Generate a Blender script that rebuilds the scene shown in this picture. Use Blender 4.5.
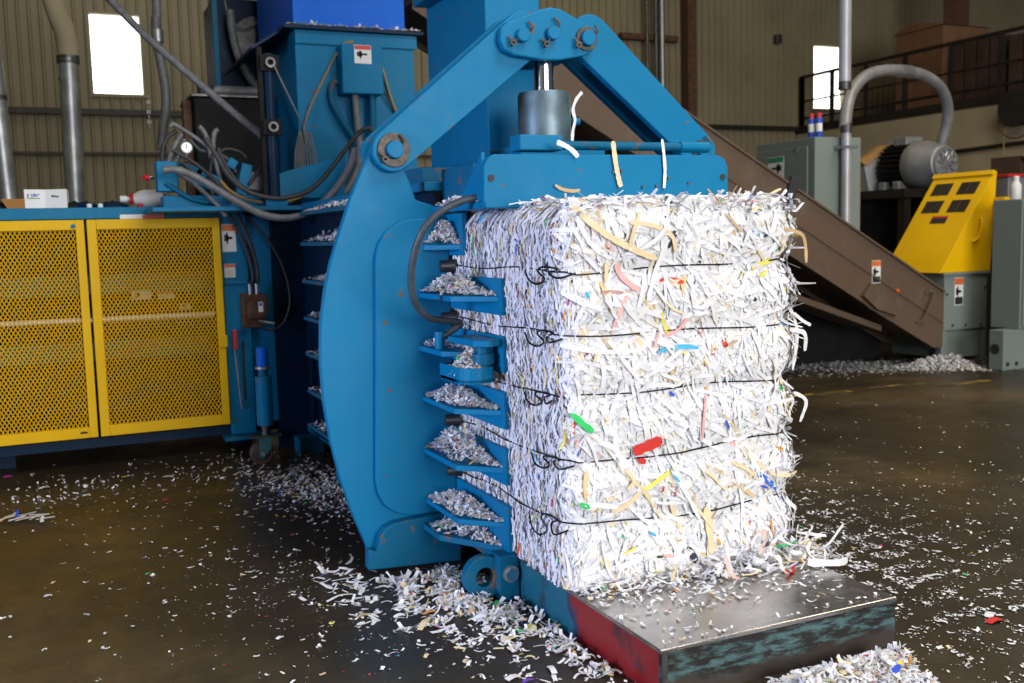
import bpy, bmesh, math, random
import numpy as np
from mathutils import Vector, Matrix
for o in list(bpy.data.objects): bpy.data.objects.remove(o)
random.seed(7); rng = np.random.default_rng(7)
S = bpy.context.scene; C = S.collection
sin, cos, pi = math.sin, math.cos, math.pi

# ------------------------------------------------------------------ camera
F_PX, YAW, PITCH, ROLL = 1013.56, 0.424534, 0.1038285, -0.026416
CAM = Vector((-1.5752, -2.4692, 1.4))
fw = Vector((sin(YAW)*cos(PITCH), cos(YAW)*cos(PITCH), -sin(PITCH)))
r0 = Vector((cos(YAW), -sin(YAW), 0)); u0 = r0.cross(fw)
RT = cos(ROLL)*r0 + sin(ROLL)*u0; UP = -sin(ROLL)*r0 + cos(ROLL)*u0
cd = bpy.data.cameras.new('camera'); cam = bpy.data.objects.new('camera', cd); C.objects.link(cam)
cd.sensor_width = 36; cd.lens = F_PX/1024*36; cd.clip_start = .05; cd.clip_end = 200
cam.matrix_world = Matrix(((RT.x, UP.x, -fw.x, CAM.x), (RT.y, UP.y, -fw.y, CAM.y), (RT.z, UP.z, -fw.z, CAM.z), (0, 0, 0, 1)))
cd.dof.use_dof = True; cd.dof.focus_distance = 3.7; cd.dof.aperture_fstop = 3.6
S.camera = cam

# ------------------------------------------------------------------ world, lights, exposure
W = bpy.data.worlds.new('world'); S.world = W; W.use_nodes = True
bg = W.node_tree.nodes['Background']; bg.inputs[0].default_value = (.80, .90, 1, 1); bg.inputs[1].default_value = .10
def area(name, loc, target, sx, sy, power, col):
    l = bpy.data.lights.new(name, 'AREA'); l.shape = 'RECTANGLE'; l.size = sx; l.size_y = sy; l.energy = power; l.color = col
    o = bpy.data.objects.new(name, l); C.objects.link(o); o.location = loc
    o.rotation_euler = (Vector(target)-Vector(loc)).to_track_quat('-Z', 'Y').to_euler()
    return o
area('assumed_front_key', (2.2, -13.5, 3.4), (.3, 2.0, .9), 9.0, 5.0, 1780, (1, .985, .96))  # unseen light assumed behind the camera, added to light bale and mesh doors
area('assumed_overhead_fill', (1.9, -2.6, 7.3), (1.7, -1.6, 0), 3.0, 4.0, 400, (1, .985, .96))  # unseen overhead light, assumed; added so the clamp darkens towards the floor
sl = area('left_cool_fill', (-8.6, -.4, 1.6), (0, .7, .8), 2.4, 2.6, 90, (.60, .68, 1)); sl.data.spread = math.radians(60)  # unseen cool fill from the left, spread narrowed to keep the hopper dark
area('back_warm_fill_a', (5.0, 9.0, 7.2), (5.0, 10.0, 0), 2.0, 2.0, 50, (1, .84, .58))  # unseen warm fill added above the back wall
area('back_warm_fill_b', (-1.5, 9.5, 7.2), (-1.5, 10.5, 0), 2.0, 2.0, 40, (1, .84, .58))  # second unseen warm fill added above the back wall, further left
area('right_warm_fill', (7.2, 3.0, 7.2), (7.2, 3.4, 0), 2.5, 2.5, 240, (1, .86, .64))  # unseen warm fill added to brighten the floor at the right
S.view_settings.view_transform = 'Standard'; S.view_settings.look = 'None'; S.view_settings.gamma = 1
S.view_settings.use_curve_mapping = False; S.view_settings.exposure = 0.0

# ------------------------------------------------------------------ helpers
def ray(px, py): return fw + (px-512)/F_PX*RT - (py-341.5)/F_PX*UP
def Py(px, py, y):
    d = ray(px, py); t = (y-CAM.y)/d.y; return CAM + d*t
def Px(px, py, x):
    d = ray(px, py); t = (x-CAM.x)/d.x; return CAM + d*t
def Pz(px, py, z):
    d = ray(px, py); t = (z-CAM.z)/d.z; return CAM + d*t
def xz(pts, y): return [(p.x, p.z) for p in (Py(a, b, y) for a, b in pts)]

ORG = {}
class MB:
    def __init__(s): s.v = []; s.f = []
    def add(s, v, f):
        o = len(s.v); s.v += [tuple(p) for p in v]; s.f += [tuple(i+o for i in q) for q in f]; return s
    def box(s, x0, x1, y0, y1, z0, z1):
        return s.add([(x0,y0,z0),(x1,y0,z0),(x1,y1,z0),(x0,y1,z0),(x0,y0,z1),(x1,y0,z1),(x1,y1,z1),(x0,y1,z1)],
            [(0,3,2,1),(4,5,6,7),(0,1,5,4),(1,2,6,5),(2,3,7,6),(3,0,4,7)])
    def obox(s, c, size, rot):
        hx, hy, hz = size[0]/2, size[1]/2, size[2]/2; c = Vector(c)
        vs = [c + rot @ Vector((a*hx, b*hy, d*hz)) for d in (-1, 1) for a, b in ((-1,-1),(1,-1),(1,1),(-1,1))]
        return s.add(vs, [(0,3,2,1),(4,5,6,7),(0,1,5,4),(1,2,6,5),(2,3,7,6),(3,0,4,7)])
    def prism(s, poly, axis, a, b):
        n = len(poly)
        mk = {'x': lambda p, t: (t, p[0], p[1]), 'y': lambda p, t: (p[0], t, p[1]), 'z': lambda p, t: (p[0], p[1], t)}[axis]
        ar = sum(poly[i][0]*poly[(i+1) % n][1]-poly[(i+1) % n][0]*poly[i][1] for i in range(n))
        if (ar < 0) ^ (axis == 'y'): poly = poly[::-1]
        if b < a: a, b = b, a
        v = [mk(p, a) for p in poly]+[mk(p, b) for p in poly]
        f = [tuple(range(n))[::-1], tuple(range(n, 2*n))]+[(i, (i+1) % n, n+(i+1) % n, n+i) for i in range(n)]
        return s.add(v, f)
    def cyl(s, p0, p1, r, r2=None, n=16, cap=True):
        p0 = Vector(p0); p1 = Vector(p1); r2 = r if r2 is None else r2
        d = (p1-p0).normalized(); a = d.orthogonal().normalized(); b = d.cross(a)
        v = [p0+(a*cos(2*pi*i/n)+b*sin(2*pi*i/n))*r for i in range(n)]+[p1+(a*cos(2*pi*i/n)+b*sin(2*pi*i/n))*r2 for i in range(n)]
        f = [(i, (i+1) % n, n+(i+1) % n, n+i) for i in range(n)]
        if cap: f += [tuple(range(n))[::-1], tuple(range(n, 2*n))]
        return s.add(v, f)
    def ring(s, c, axis, r0, r1, t0, t1, n=24, a0=0, a1=2*pi):
        # flat ring in the plane perpendicular to axis
        v = []; full = abs(a1-a0-2*pi) < 1e-6; m = n if full else n+1
        for i in range(m):
            a = a0+(a1-a0)*i/n
            for r, t in ((r0, t0), (r1, t0), (r1, t1), (r0, t1)):
                p = (r*cos(a), r*sin(a))
                q = {'y': (p[0], t, p[1]), 'x': (t, p[0], p[1]), 'z': (p[0], p[1], t)}[axis]
                v.append((c[0]+q[0], c[1]+q[1], c[2]+q[2]))
        f = []
        for i in range(n):
            j = (i+1) % m
            for k in range(4): f.append((4*i+k, 4*i+(k+1) % 4, 4*j+(k+1) % 4, 4*j+k))
        if not full: f += [(0,1,2,3), (4*n+3,4*n+2,4*n+1,4*n)]
        return s.add(v, f)
    def tube(s, pts, r, n=8, sub=6, smooth=True, rads=None):
        pts = [Vector(p) for p in pts]
        if smooth and len(pts) > 2: pts = catmull(pts, sub)
        m = len(pts); a = None; v = []
        for i, p in enumerate(pts):
            d = (pts[min(i+1, m-1)]-pts[max(i-1, 0)]).normalized()
            a = d.orthogonal().normalized() if a is None else (a-d*a.dot(d)).normalized()
            b = d.cross(a); rr = r if rads is None else rads(i/(m-1))
            v += [p+(a*cos(2*pi*k/n)+b*sin(2*pi*k/n))*rr for k in range(n)]
        f = [(i*n+k, i*n+(k+1) % n, (i+1)*n+(k+1) % n, (i+1)*n+k) for i in range(m-1) for k in range(n)]
        f += [tuple(range(n))[::-1], tuple(range((m-1)*n, m*n))]
        return s.add(v, f)
    def lathe(s, c, prof, n=20, axis='z'):
        v = []; f = []; m = len(prof)
        for r, t in prof:
            for k in range(n):
                p = (r*cos(2*pi*k/n), r*sin(2*pi*k/n))
                q = {'z': (p[0], p[1], t), 'y': (p[0], t, p[1]), 'x': (t, p[0], p[1])}[axis]
                v.append((c[0]+q[0], c[1]+q[1], c[2]+q[2]))
        for i in range(m-1):
            for k in range(n): f.append((i*n+k, i*n+(k+1) % n, (i+1)*n+(k+1) % n, (i+1)*n+k))
        f += [tuple(range(n))[::-1], tuple(range((m-1)*n, m*n))]
        return s.add(v, f)
    def build(s, name, mat, parent=None, bevel=0, smooth=False, segs=2):
        if parent is not None: O = ORG[parent.name]
        else:
            xs = list(zip(*s.v)); O = Vector(((min(xs[0])+max(xs[0]))/2, (min(xs[1])+max(xs[1]))/2, min(xs[2])))
        me = bpy.data.meshes.new(name); me.from_pydata([tuple(Vector(p)-O) for p in s.v], [], s.f)
        bm = bmesh.new(); bm.from_mesh(me); bmesh.ops.recalc_face_normals(bm, faces=bm.faces); bm.to_mesh(me); bm.free()
        me.materials.append(M[mat] if isinstance(mat, str) else mat)
        o = bpy.data.objects.new(name, me); C.objects.link(o)
        if parent is not None: o.parent = parent
        else: o.location = O
        ORG[o.name] = O
        if smooth:
            me.polygons.foreach_set('use_smooth', [True]*len(me.polygons)); me.set_sharp_from_angle(angle=math.radians(40))
        if bevel:
            b = o.modifiers.new('bevel', 'BEVEL'); b.width = bevel; b.segments = segs; b.limit_method = 'ANGLE'; b.angle_limit = .6
        return o
def catmull(p, sub):
    out = []
    q = [p[0]*2-p[1]]+p+[p[-1]*2-p[-2]]
    for i in range(1, len(q)-2):
        a, b, c, d = q[i-1], q[i], q[i+1], q[i+2]
        for k in range(sub):
            t = k/sub
            out.append(.5*((2*b)+(c-a)*t+(2*a-5*b+4*c-d)*t*t+(3*b-a-3*c+d)*t**3))
    return out+[p[-1]]
def tag(o, label=None, cat=None, group=None, kind=None):
    if label: o['label'] = label
    if cat: o['category'] = cat
    if group: o['group'] = group
    if kind: o['kind'] = kind
    return o
def thing(name, label, cat, loc, group=None, kind=None):
    o = bpy.data.objects.new(name, None); C.objects.link(o); o.location = loc; o.empty_display_size = .1
    ORG[o.name] = Vector(loc); return tag(o, label, cat, group, kind)
def dup(o, parent, dloc=(0,0,0)):
    c = o.copy(); C.objects.link(c); c.parent = parent; c.location = Vector(o.location)+Vector(dloc); ORG[c.name] = ORG[o.name]+Vector(dloc); return c

# ------------------------------------------------------------------ materials
M = {}
def nmat(name):
    m = bpy.data.materials.new(name); m.use_nodes = True; nt = m.node_tree
    return m, nt, nt.nodes['Principled BSDF']
def nd(nt, t, **k):
    n = nt.nodes.new(t)
    for a, b in k.items():
        if a in n.inputs.keys(): n.inputs[a].default_value = b
        else: setattr(n, a, b)
    return n
def ramp(nt, fac, stops):
    r = nt.nodes.new('ShaderNodeValToRGB'); el = r.color_ramp.elements
    while len(el) < len(stops): el.new(.5)
    for e, (p, c) in zip(el, stops):
        e.position = p; e.color = (*c, 1) if len(c) == 3 else c
    nt.links.new(fac, r.inputs[0]); return r
def coord(nt):
    return nd(nt, 'ShaderNodeNewGeometry').outputs['Position']
def noise(nt, scale, detail=4, rough=.55, vec=None):
    n = nd(nt, 'ShaderNodeTexNoise'); n.inputs['Scale'].default_value = scale; n.inputs['Detail'].default_value = detail; n.inputs['Roughness'].default_value = rough
    nt.links.new(vec if vec else coord(nt), n.inputs['Vector']); return n.outputs[0]
def mixc(nt, fac, a, b):
    m = nd(nt, 'ShaderNodeMix', data_type='RGBA')
    for s, v in ((6, a), (7, b)):
        if hasattr(v, 'is_output'): nt.links.new(v, m.inputs[s])
        else: m.inputs[s].default_value = (*v, 1)
    if hasattr(fac, 'is_output'): nt.links.new(fac, m.inputs[0])
    else: m.inputs[0].default_value = fac
    return m.outputs[2]
def bump(nt, b, h, st=.2, d=.01):
    n = nd(nt, 'ShaderNodeBump'); n.inputs['Strength'].default_value = st; n.inputs['Distance'].default_value = d
    nt.links.new(h, n.inputs['Height']); nt.links.new(n.outputs[0], b.inputs['Normal'])
def simple(name, col, rough=.5, metal=0, var=.25, scale=6):
    m, nt, b = nmat(name)
    f = noise(nt, scale); d = tuple(c*(1-var) for c in col); l = tuple(min(1, c*(1+var)) for c in col)
    r = ramp(nt, f, [(.3, d), (.7, l)]); nt.links.new(r.outputs[0], b.inputs['Base Color'])
    b.inputs['Roughness'].default_value = rough; b.inputs['Metallic'].default_value = metal; M[name] = m; return m
def paint(name, col, chip=(.16, .09, .05), amount=.70, rough=.42, dust_tone=.25, scale=15):
    m, nt, b = nmat(name)
    f = noise(nt, 2.2, 5); d = tuple(c*.95 for c in col); l = tuple(min(1, c*1.05) for c in col); b.inputs['Specular IOR Level'].default_value = .16
    base = ramp(nt, f, [(.3, d), (.7, l)]).outputs[0]
    sp = ramp(nt, noise(nt, scale, 8, .62), [(amount, (0,0,0)), (amount+.025, (1,1,1))]).outputs[0]
    c1 = mixc(nt, sp, base, chip)
    du = ramp(nt, noise(nt, 3.3, 7, .7), [(.52, (0,0,0)), (.8, (dust_tone,)*3)]).outputs[0]
    c2 = mixc(nt, du, c1, (.22, .21, .20)); nt.links.new(c2, b.inputs['Base Color'])
    rr = ramp(nt, noise(nt, 14, 4), [(.3, (rough,)*3), (.7, (rough+.10,)*3)]); nt.links.new(rr.outputs[0], b.inputs['Roughness'])
    bump(nt, b, noise(nt, 60, 3), .06, .004); M[name] = m; return m
paint('blue', (.001, .165, .335), amount=.665, dust_tone=.05)
paint('blue_worn', (.002, .115, .225), amount=.60, dust_tone=.18)
paint('blue_royal', (.001, .12, .62), amount=.8, dust_tone=.0)
paint('blue_navy', (.001, .017, .048), amount=.76, dust_tone=.04)
paint('yellow', (.80, .47, .003), chip=(.20, .11, .02), amount=.74, rough=.42, dust_tone=.12)
paint('grey_green', (.20, .24, .23), chip=(.12, .08, .05), amount=.73, dust_tone=.3)
paint('conveyor_brown', (.125, .085, .060), chip=(.05, .03, .02), amount=.72, rough=.55, dust_tone=.35)
simple('black', (.010, .010, .011), .7, 0, .3); M['black'].node_tree.nodes['Principled BSDF'].inputs['Specular IOR Level'].default_value = .2
simple('rubber', (.030, .031, .034), .55, 0, .35, 30)
simple('hose_grey', (.14, .145, .15), .5, 0, .3, 25)
simple('steel_dark', (.10, .10, .10), .45, .8, .4, 20)
simple('chrome', (.75, .76, .78), .14, 1, .08)
simple('galv', (.34, .36, .38), .42, .75, .25, 8)
simple('rust', (.10, .045, .025), .8, .1, .45, 22)
simple('pin_plate', (.075, .062, .055), .5, .5, .4, 40); simple('hose_slate', (.045, .06, .075), .5, 0, .3, 20)
simple('white_plastic', (.75, .75, .74), .4, 0, .06)
simple('white_print', (.80, .80, .80), .6, 0, .05)
simple('red', (.55, .02, .02), .4, 0, .1)
simple('orange', (.72, .16, .03), .5, 0, .1)
simple('ink', (.02, .02, .022), .6, 0, .1)
simple('green_print', (.03, .28, .13), .5, 0, .1)
simple('blue_print', (.02, .09, .55), .45, 0, .1)
simple('yellow_print', (.8, .6, .05), .45, 0, .1)
simple('cardboard', (.17, .085, .04), .85, 0, .15)
simple('cardboard_dark', (.055, .028, .016), .85, 0, .25)
simple('orange_card', (.50, .22, .06), .8, 0, .1)
simple('teal_steel', (.03, .14, .13), .5, .1, .2)
simple('pipe_white', (.80, .80, .78), .35, 0, .05)
simple('rail_black', (.022, .018, .015), .5, .3, .3)
simple('wood', (.35, .20, .07), .7, 0, .2, 4)
simple('motor_grey', (.23, .24, .25), .5, .3, .2)
simple('block_wall', (.34, .29, .19), .9, 0, .10, 2)
simple('cyl_worn', (.13, .19, .22), .42, .5, .5, 7); simple('pipe_grey', (.40, .41, .44), .4, .3, .1)
simple('glass_dial', (.85, .85, .83), .2, 0, .02)
simple('cord_yellow', (.35, .22, .05), .6, 0, .2)
simple('wire_black', (.012, .012, .013), .4, .6, .1)
# corrugated wall
m, nt, b = nmat('wall_sheet'); f = noise(nt, .8, 6)
g = ramp(nt, f, [(.3, (.19, .165, .10)), (.7, (.27, .235, .145))]).outputs[0]
st = ramp(nt, noise(nt, 3, 8, .7), [(.55, (0,0,0)), (.8, (.35,)*3)]).outputs[0]
nt.links.new(mixc(nt, st, g, (.12, .10, .06)), b.inputs['Base Color']); b.inputs['Roughness'].default_value = .6; M['wall_sheet'] = m
# window glow
m, nt, b = nmat('lit_window'); b.inputs['Base Color'].default_value = (1, 1, 1, 1); b.inputs['Emission Color'].default_value = (1, .99, .95, 1); b.inputs['Emission Strength'].default_value = 3.2; M['lit_window'] = m
# concrete floor
m, nt, b = nmat('concrete')
p1 = ramp(nt, noise(nt, .42, 8, .62), [(.32, (.014, .011, .0075)), (.50, (.044, .032, .016)), (.66, (.130, .092, .042))]).outputs[0]
p2 = ramp(nt, noise(nt, 7, 10, .72), [(.35, (0,0,0)), (.75, (.7,)*3)]).outputs[0]
c1 = mixc(nt, p2, p1, (.022, .018, .012))
mp = nd(nt, 'ShaderNodeMapping'); nt.links.new(coord(nt), mp.inputs[0]); mp.inputs['Scale'].default_value = (1, .09, 1); mp.inputs['Rotation'].default_value = (0, 0, .5)
sc = ramp(nt, noise(nt, 16, 6, .7, mp.outputs[0]), [(.68, (0,0,0)), (.73, (.30,)*3)]).outputs[0]
c2 = mixc(nt, sc, c1, (.10, .09, .07)); nt.links.new(c2, b.inputs['Base Color'])
rr = ramp(nt, noise(nt, 2.1, 8, .7), [(.3, (.24,)*3), (.72, (.58,)*3)]); nt.links.new(rr.outputs[0], b.inputs['Roughness'])
b.inputs['Specular IOR Level'].default_value = .42
bump(nt, b, noise(nt, 28, 8, .7), .16, .006); M['concrete'] = m
# worn floor paint
m, nt, b = nmat('floor_paint'); w = ramp(nt, noise(nt, 6, 8, .7), [(.48, (.05, .042, .028)), (.62, (.42, .27, .02))]); nt.links.new(w.outputs[0], b.inputs['Base Color']); b.inputs['Roughness'].default_value = .5; M['floor_paint'] = m
# platform top steel
m, nt, b = nmat('plate_steel'); nt.links.new(ramp(nt, noise(nt, 5, 8, .65), [(.3, (.36, .35, .34)), (.7, (.58, .57, .56))]).outputs[0], b.inputs['Base Color'])
b.inputs['Metallic'].default_value = .95; rr = ramp(nt, noise(nt, 9, 6), [(.3, (.16,)*3), (.7, (.34,)*3)]); nt.links.new(rr.outputs[0], b.inputs['Roughness'])
mp = nd(nt, 'ShaderNodeMapping'); nt.links.new(coord(nt), mp.inputs[0]); mp.inputs['Scale'].default_value = (60, 2, 1); bump(nt, b, noise(nt, 3, 4, .6, mp.outputs[0]), .10, .004); M['plate_steel'] = m
# platform side: blue paint at the hinge, red towards the front, chafed
m, nt, b = nmat('platform_side'); sx = nd(nt, 'ShaderNodeSeparateXYZ'); nt.links.new(coord(nt), sx.inputs[0])
nn = noise(nt, 4.5, 7, .6); ad = nd(nt, 'ShaderNodeMath', operation='MULTIPLY_ADD'); nt.links.new(nn, ad.inputs[0]); ad.inputs[1].default_value = .35; nt.links.new(sx.outputs[1], ad.inputs[2])
sp = ramp(nt, ad.outputs[0], [(.70, (.26, .010, .014)), (.735, (.012, .035, .09)), (.76, (.006, .115, .17))]).outputs[0]
ch = ramp(nt, noise(nt, 6, 9, .68), [(.56, (0,0,0)), (.66, (.85,)*3)]).outputs[0]
nt.links.new(mixc(nt, ch, sp, (.030, .022, .030)), b.inputs['Base Color']); b.inputs['Roughness'].default_value = .42; M['platform_side'] = m
# platform front: scratched teal over dark steel
m, nt, b = nmat('platform_front'); mp = nd(nt, 'ShaderNodeMapping'); nt.links.new(coord(nt), mp.inputs[0]); mp.inputs['Scale'].default_value = (4, 1, 16); mp.inputs['Rotation'].default_value = (0, .14, 0)
a1 = ramp(nt, noise(nt, 2.2, 9, .72, mp.outputs[0]), [(.47, (.016, .014, .013)), (.56, (.07, .14, .15)), (.72, (.12, .22, .23))]).outputs[0]
sx = nd(nt, 'ShaderNodeSeparateXYZ'); nt.links.new(coord(nt), sx.inputs[0])
ad = nd(nt, 'ShaderNodeMath', operation='MULTIPLY_ADD'); nt.links.new(noise(nt, 6, 6, .6), ad.inputs[0]); ad.inputs[1].default_value = .13; nt.links.new(sx.outputs[2], ad.inputs[2])
a2 = ramp(nt, ad.outputs[0], [(.105, (1,1,1)), (.135, (0,0,0))]).outputs[0]
nt.links.new(mixc(nt, a2, a1, (.055, .042, .034)), b.inputs['Base Color']); b.inputs['Roughness'].default_value = .5; b.inputs['Metallic'].default_value = .2; M['platform_front'] = m
# paper with per-strip colour
m, nt, b = nmat('paper'); at = nd(nt, 'ShaderNodeAttribute', attribute_name='Col')
nt.links.new(at.outputs['Color'], b.inputs['Base Color']); b.inputs['Roughness'].default_value = .85; b.inputs['Specular IOR Level'].default_value = .15; M['paper'] = m
simple('paper_core', (.60, .60, .63), .9, 0, .25, 40)
for nme, colr in (('paper_white', (.80, .80, .81)), ('paper_cream', (.78, .62, .38)), ('paper_pink', (.80, .42, .40)), ('paper_yellow', (.80, .70, .12)), ('paper_green', (.03, .55, .13)), ('paper_red', (.62, .03, .02)), ('paper_blue', (.03, .10, .62)), ('paper_orange', (.72, .30, .08)), ('paper_tan', (.55, .38, .20)), ('paper_magenta', (.75, .05, .35)), ('paper_cyan', (.05, .42, .70)), ('paper_violet', (.20, .06, .50))):
    simple(nme, colr, .85, 0, .06, 30)

# ================================================================== the setting
YW = 13.0
def struct(o): o['kind'] = 'structure'; return o
fl = struct(MB().add([(-9,-9,0),(20,-9,0),(20,YW+.3,0),(-9,YW+.3,0),(-9,-9,-.2),(20,-9,-.2),(20,YW+.3,-.2),(-9,YW+.3,-.2)],
    [(0,1,2,3),(7,6,5,4),(0,4,5,1),(1,5,6,2),(2,6,7,3),(3,7,4,0)]).build('floor', 'concrete'))
for k, (a, bq) in enumerate((((868, 388), (930, 383)), ((940, 386), (990, 380)), ((800, 396), (850, 391)))):
    p, q = Pz(*a, .0), Pz(*bq, .0)
    MB().add([(p.x, p.y-.05, .002), (q.x, q.y-.05, .002), (q.x, q.y+.05, .002), (p.x, p.y+.05, .002)], [(0,1,2,3)]).build('floor_stripe', 'floor_paint', fl)
# back wall: ribbed sheets hung side by side, with openings for the windows
wb = struct(thing('wall_back', None, None, (5, YW, 0)))
WIN = [(-.88, -.19, 3.52, 4.60), (11.78, 12.55, 3.66, 4.82)]
def sheet(x0, w, z0, z1):
    b_ = MB(); n = max(1, round(w/.14)); pw = w/n; pr = [(x0, 0)]
    for k in range(n):
        a = x0+k*pw; pr += [(a+pw*.60, 0), (a+pw*.70, -.03), (a+pw*.86, -.03), (a+pw*.96, 0)]
    pr.append((x0+w, 0)); v = [(x, YW+y, z0) for x, y in pr]+[(x, YW+y, z1) for x, y in pr]; m_ = len(pr)
    b_.add(v, [(i, i+1, m_+i+1, m_+i) for i in range(m_-1)])
    return b_
x = -9.0; proto = None
xs = [-9+1.12*k for k in range(26)]
proto = None
for x in xs:
    cut = [w for w in WIN if w[0] < x+1.12 and w[1] > x]
    if not cut:
        if proto is None: proto = (sheet(x, 1.12, 0, 7.6).build('wall_panel', 'wall_sheet', wb), x)
        else: dup(proto[0], wb, (x-proto[1], 0, 0))
    else:
        w = cut[0]; l, r_ = max(x, w[0]), min(x+1.12, w[1])
        b_ = MB()
        for s_ in ([(x, l-x, 0, 7.6)] if l-x > .01 else [])+([(r_, x+1.12-r_, 0, 7.6)] if x+1.12-r_ > .01 else [])+[(l, r_-l, 0, w[2]), (l, r_-l, w[3], 7.6)]:
            q = sheet(*s_); b_.add(q.v, q.f)
        b_.build('wall_panel', 'wall_sheet', wb)
for k, w in enumerate(WIN):
    wn = struct(thing('window_%d' % (k+1), None, None, ((w[0]+w[1])/2, YW, w[2])))
    MB().box(w[0], w[1], YW+.06, YW+.08, w[2], w[3]).build('pane', 'lit_window', wn)
    fr = MB()
    for a in ((w[0]-.03, w[0]+.02, w[2], w[3]), (w[1]-.02, w[1]+.03, w[2], w[3]), (w[0]-.03, w[1]+.03, w[3], w[3]+.04), (w[0]-.03, w[1]+.03, w[2]-.05, w[2])):
        fr.box(a[0], a[1], YW-.05, YW+.10, a[2], a[3])
    fr.build('window_frame', 'wall_sheet', wn)
MB().box(-9, 18, YW-.12, YW-.035, 3.22, 3.30).build('girt', 'rail_black', wb)
MB().box(-9, 18, YW-.10, YW-.035, 2.67, 2.71).build('girt', 'rail_black', wb)
MB().box(8.83, 9.02, YW-.25, YW-.04, 0, 7.6).build('column', 'rust', wb)
MB().box(7.55, 8.7, YW-.16, YW-.04, 4.70, 4.80).build('bracket', 'rust', wb)
# side walls, ceiling
struct(MB().box(-9.2, -9, -9, YW, 0, 7.6).build('wall_left', 'wall_sheet'))
struct(MB().box(-9.2, 20.2, -9, YW+.2, 7.6, 7.8).build('ceiling', 'wall_sheet'))
struct(MB().box(20, 20.2, -9, YW, 0, 7.6).build('wall_right', 'wall_sheet'))
# mezzanine along the right
struct(MB().box(11.4, 11.6, 3.0, YW-.05, 0, 3.16).build('wall_mezzanine', 'block_wall'))
struct(MB().box(11.38, 20, 3.0, YW-.05, 3.16, 3.30).build('trim_1', 'rail_black'))

# ================================================================== baler
YA = 1.60                                  # front plane of the clamp frame
bal = thing('baler', 'big bright-blue baling press with curved clamp frame squeezing out the paper bale', 'baler', (.48, 2.4, 0))
# body of the bale chamber
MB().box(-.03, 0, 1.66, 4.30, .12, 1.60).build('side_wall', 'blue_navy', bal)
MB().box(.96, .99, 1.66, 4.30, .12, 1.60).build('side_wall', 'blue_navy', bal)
MB().box(-.03, .99, 1.05, 5.7, .10, .155).build('chamber_floor', 'blue_worn', bal)
MB().box(-.10, 1.06, 1.66, 4.30, 1.60, 1.64).build('deck', 'blue', bal, .004)
for yy in (1.75, 3.0, 4.1):
    for xx in (-.15, .96): MB().box(xx, xx+.15, yy, yy+.2, 0, .10).build('foot', 'blue_worn', bal)
# chamber cheek plates between the wire slots, and the front ribs
WZ = [.40, .62, .84, 1.06, 1.28]
CH = [(.165, .36, 1.03), (.44, .585, 1.04), (.66, .805, 1.04), (.88, 1.02, 1.04), (1.10, 1.24, 1.04), (1.325, 1.50, 1.42)]
RZ = [.29, .507, .733, .95, 1.173, 1.371]
for (z0, z1, yf) in CH:
    MB().box(-.030, -.006, yf, 1.66, z0, z1).build('cheek_plate', 'blue', bal, .003)
    MB().box(.965, .99, yf, 1.66, z0, z1).build('cheek_plate', 'blue', bal, .003)
def ribpoly(yf, w): return [(-.03, 1.62), (-w, 1.62), (-w, yf+.15), (-.03, yf+.01)]
for k, rz in enumerate(RZ):
    yf = 1.05 if k < 5 else 1.43
    if k == 5: poly = [(-.03, 1.62), (-.16, 1.62), (-.15, 1.55), (-.03, 1.43)]
    else: poly = ribpoly(yf, .172)
    if k == 3: poly = [(-.03, 1.62), (-.18, 1.62), (-.18, 1.30), (-.03, 1.16)]
    MB().prism(poly, 'z', rz-.022, rz).build('side_rib', 'blue', bal, .003)
    pm = [(.96+(-x_), y_) for x_, y_ in poly]
    MB().prism(pm, 'z', rz-.022, rz).build('side_rib', 'blue', bal, .003)
MB().prism([(-.03, 1.62), (-.20, 1.62), (-.20, 1.35), (-.03, 1.08)], 'z', .165, .19).build('side_rib', 'blue_worn', bal, .003)
# rear ribs behind the clamp
RR = [.29, .507, .733, .95, 1.173, 1.395, 1.575]
for rz in RR:
    MB().box(-.20, -.03, 1.95, 3.62, rz-.022, rz).build('side_rib', 'blue_worn', bal, .003)
MB().box(-.218, .15, 4.42, 4.50, .0, 1.60).build('bulkhead', 'blue_navy', bal)
# bracket with a pin on the third rib (small door cylinder knuckle)
kn = MB()
arc = [(-.115+.075*cos(a), 1.12+.075*sin(a)) for a in [pi+pi*i/10 for i in range(11)]]
kn.prism([(-.19, 1.30)]+arc+[(-.04, 1.30)], 'z', .845, .862)
tr = kn.build('bracket_tray', 'blue', bal, .003)
lip = MB(); L2 = [(-.19, 1.30)]+arc+[(-.04, 1.16)]
for i in range(len(L2)-1):
    (a, c_), (e, g_) = L2[i], L2[i+1]
    lip.add([(a, c_, .845), (e, g_, .845), (e, g_, .905), (a, c_, .905), (a*.9-.011, c_+.008, .845), (e*.9-.011, g_+.008, .845), (e*.9-.011, g_+.008, .905), (a*.9-.011, c_+.008, .905)],
        [(0,1,2,3),(7,6,5,4),(3,2,6,7),(0,4,5,1)])
lip.build('tray_lip', 'blue', tr)
MB().prism([(-.03, 1.30), (-.03, 1.05), (-.09, 1.02), (-.14, 1.06), (-.15, 1.30)], 'z', .985, 1.01).build('bracket', 'blue', bal, .003)
MB().cyl((-.085, 1.10, .86), (-.085, 1.10, 1.00), .028).build('bracket_pin', 'blue_worn', bal, smooth=True)
MB().cyl((-.085, 1.10, .915), (-.085, 1.10, .955), .042, n=20).build('bracket_bush', 'blue_worn', bal, smooth=True)
MB().cyl((-.15, 1.40, .95), (-.15, 1.40, 1.02), .02).build('hose_fitting', 'blue', bal, smooth=True)
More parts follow.
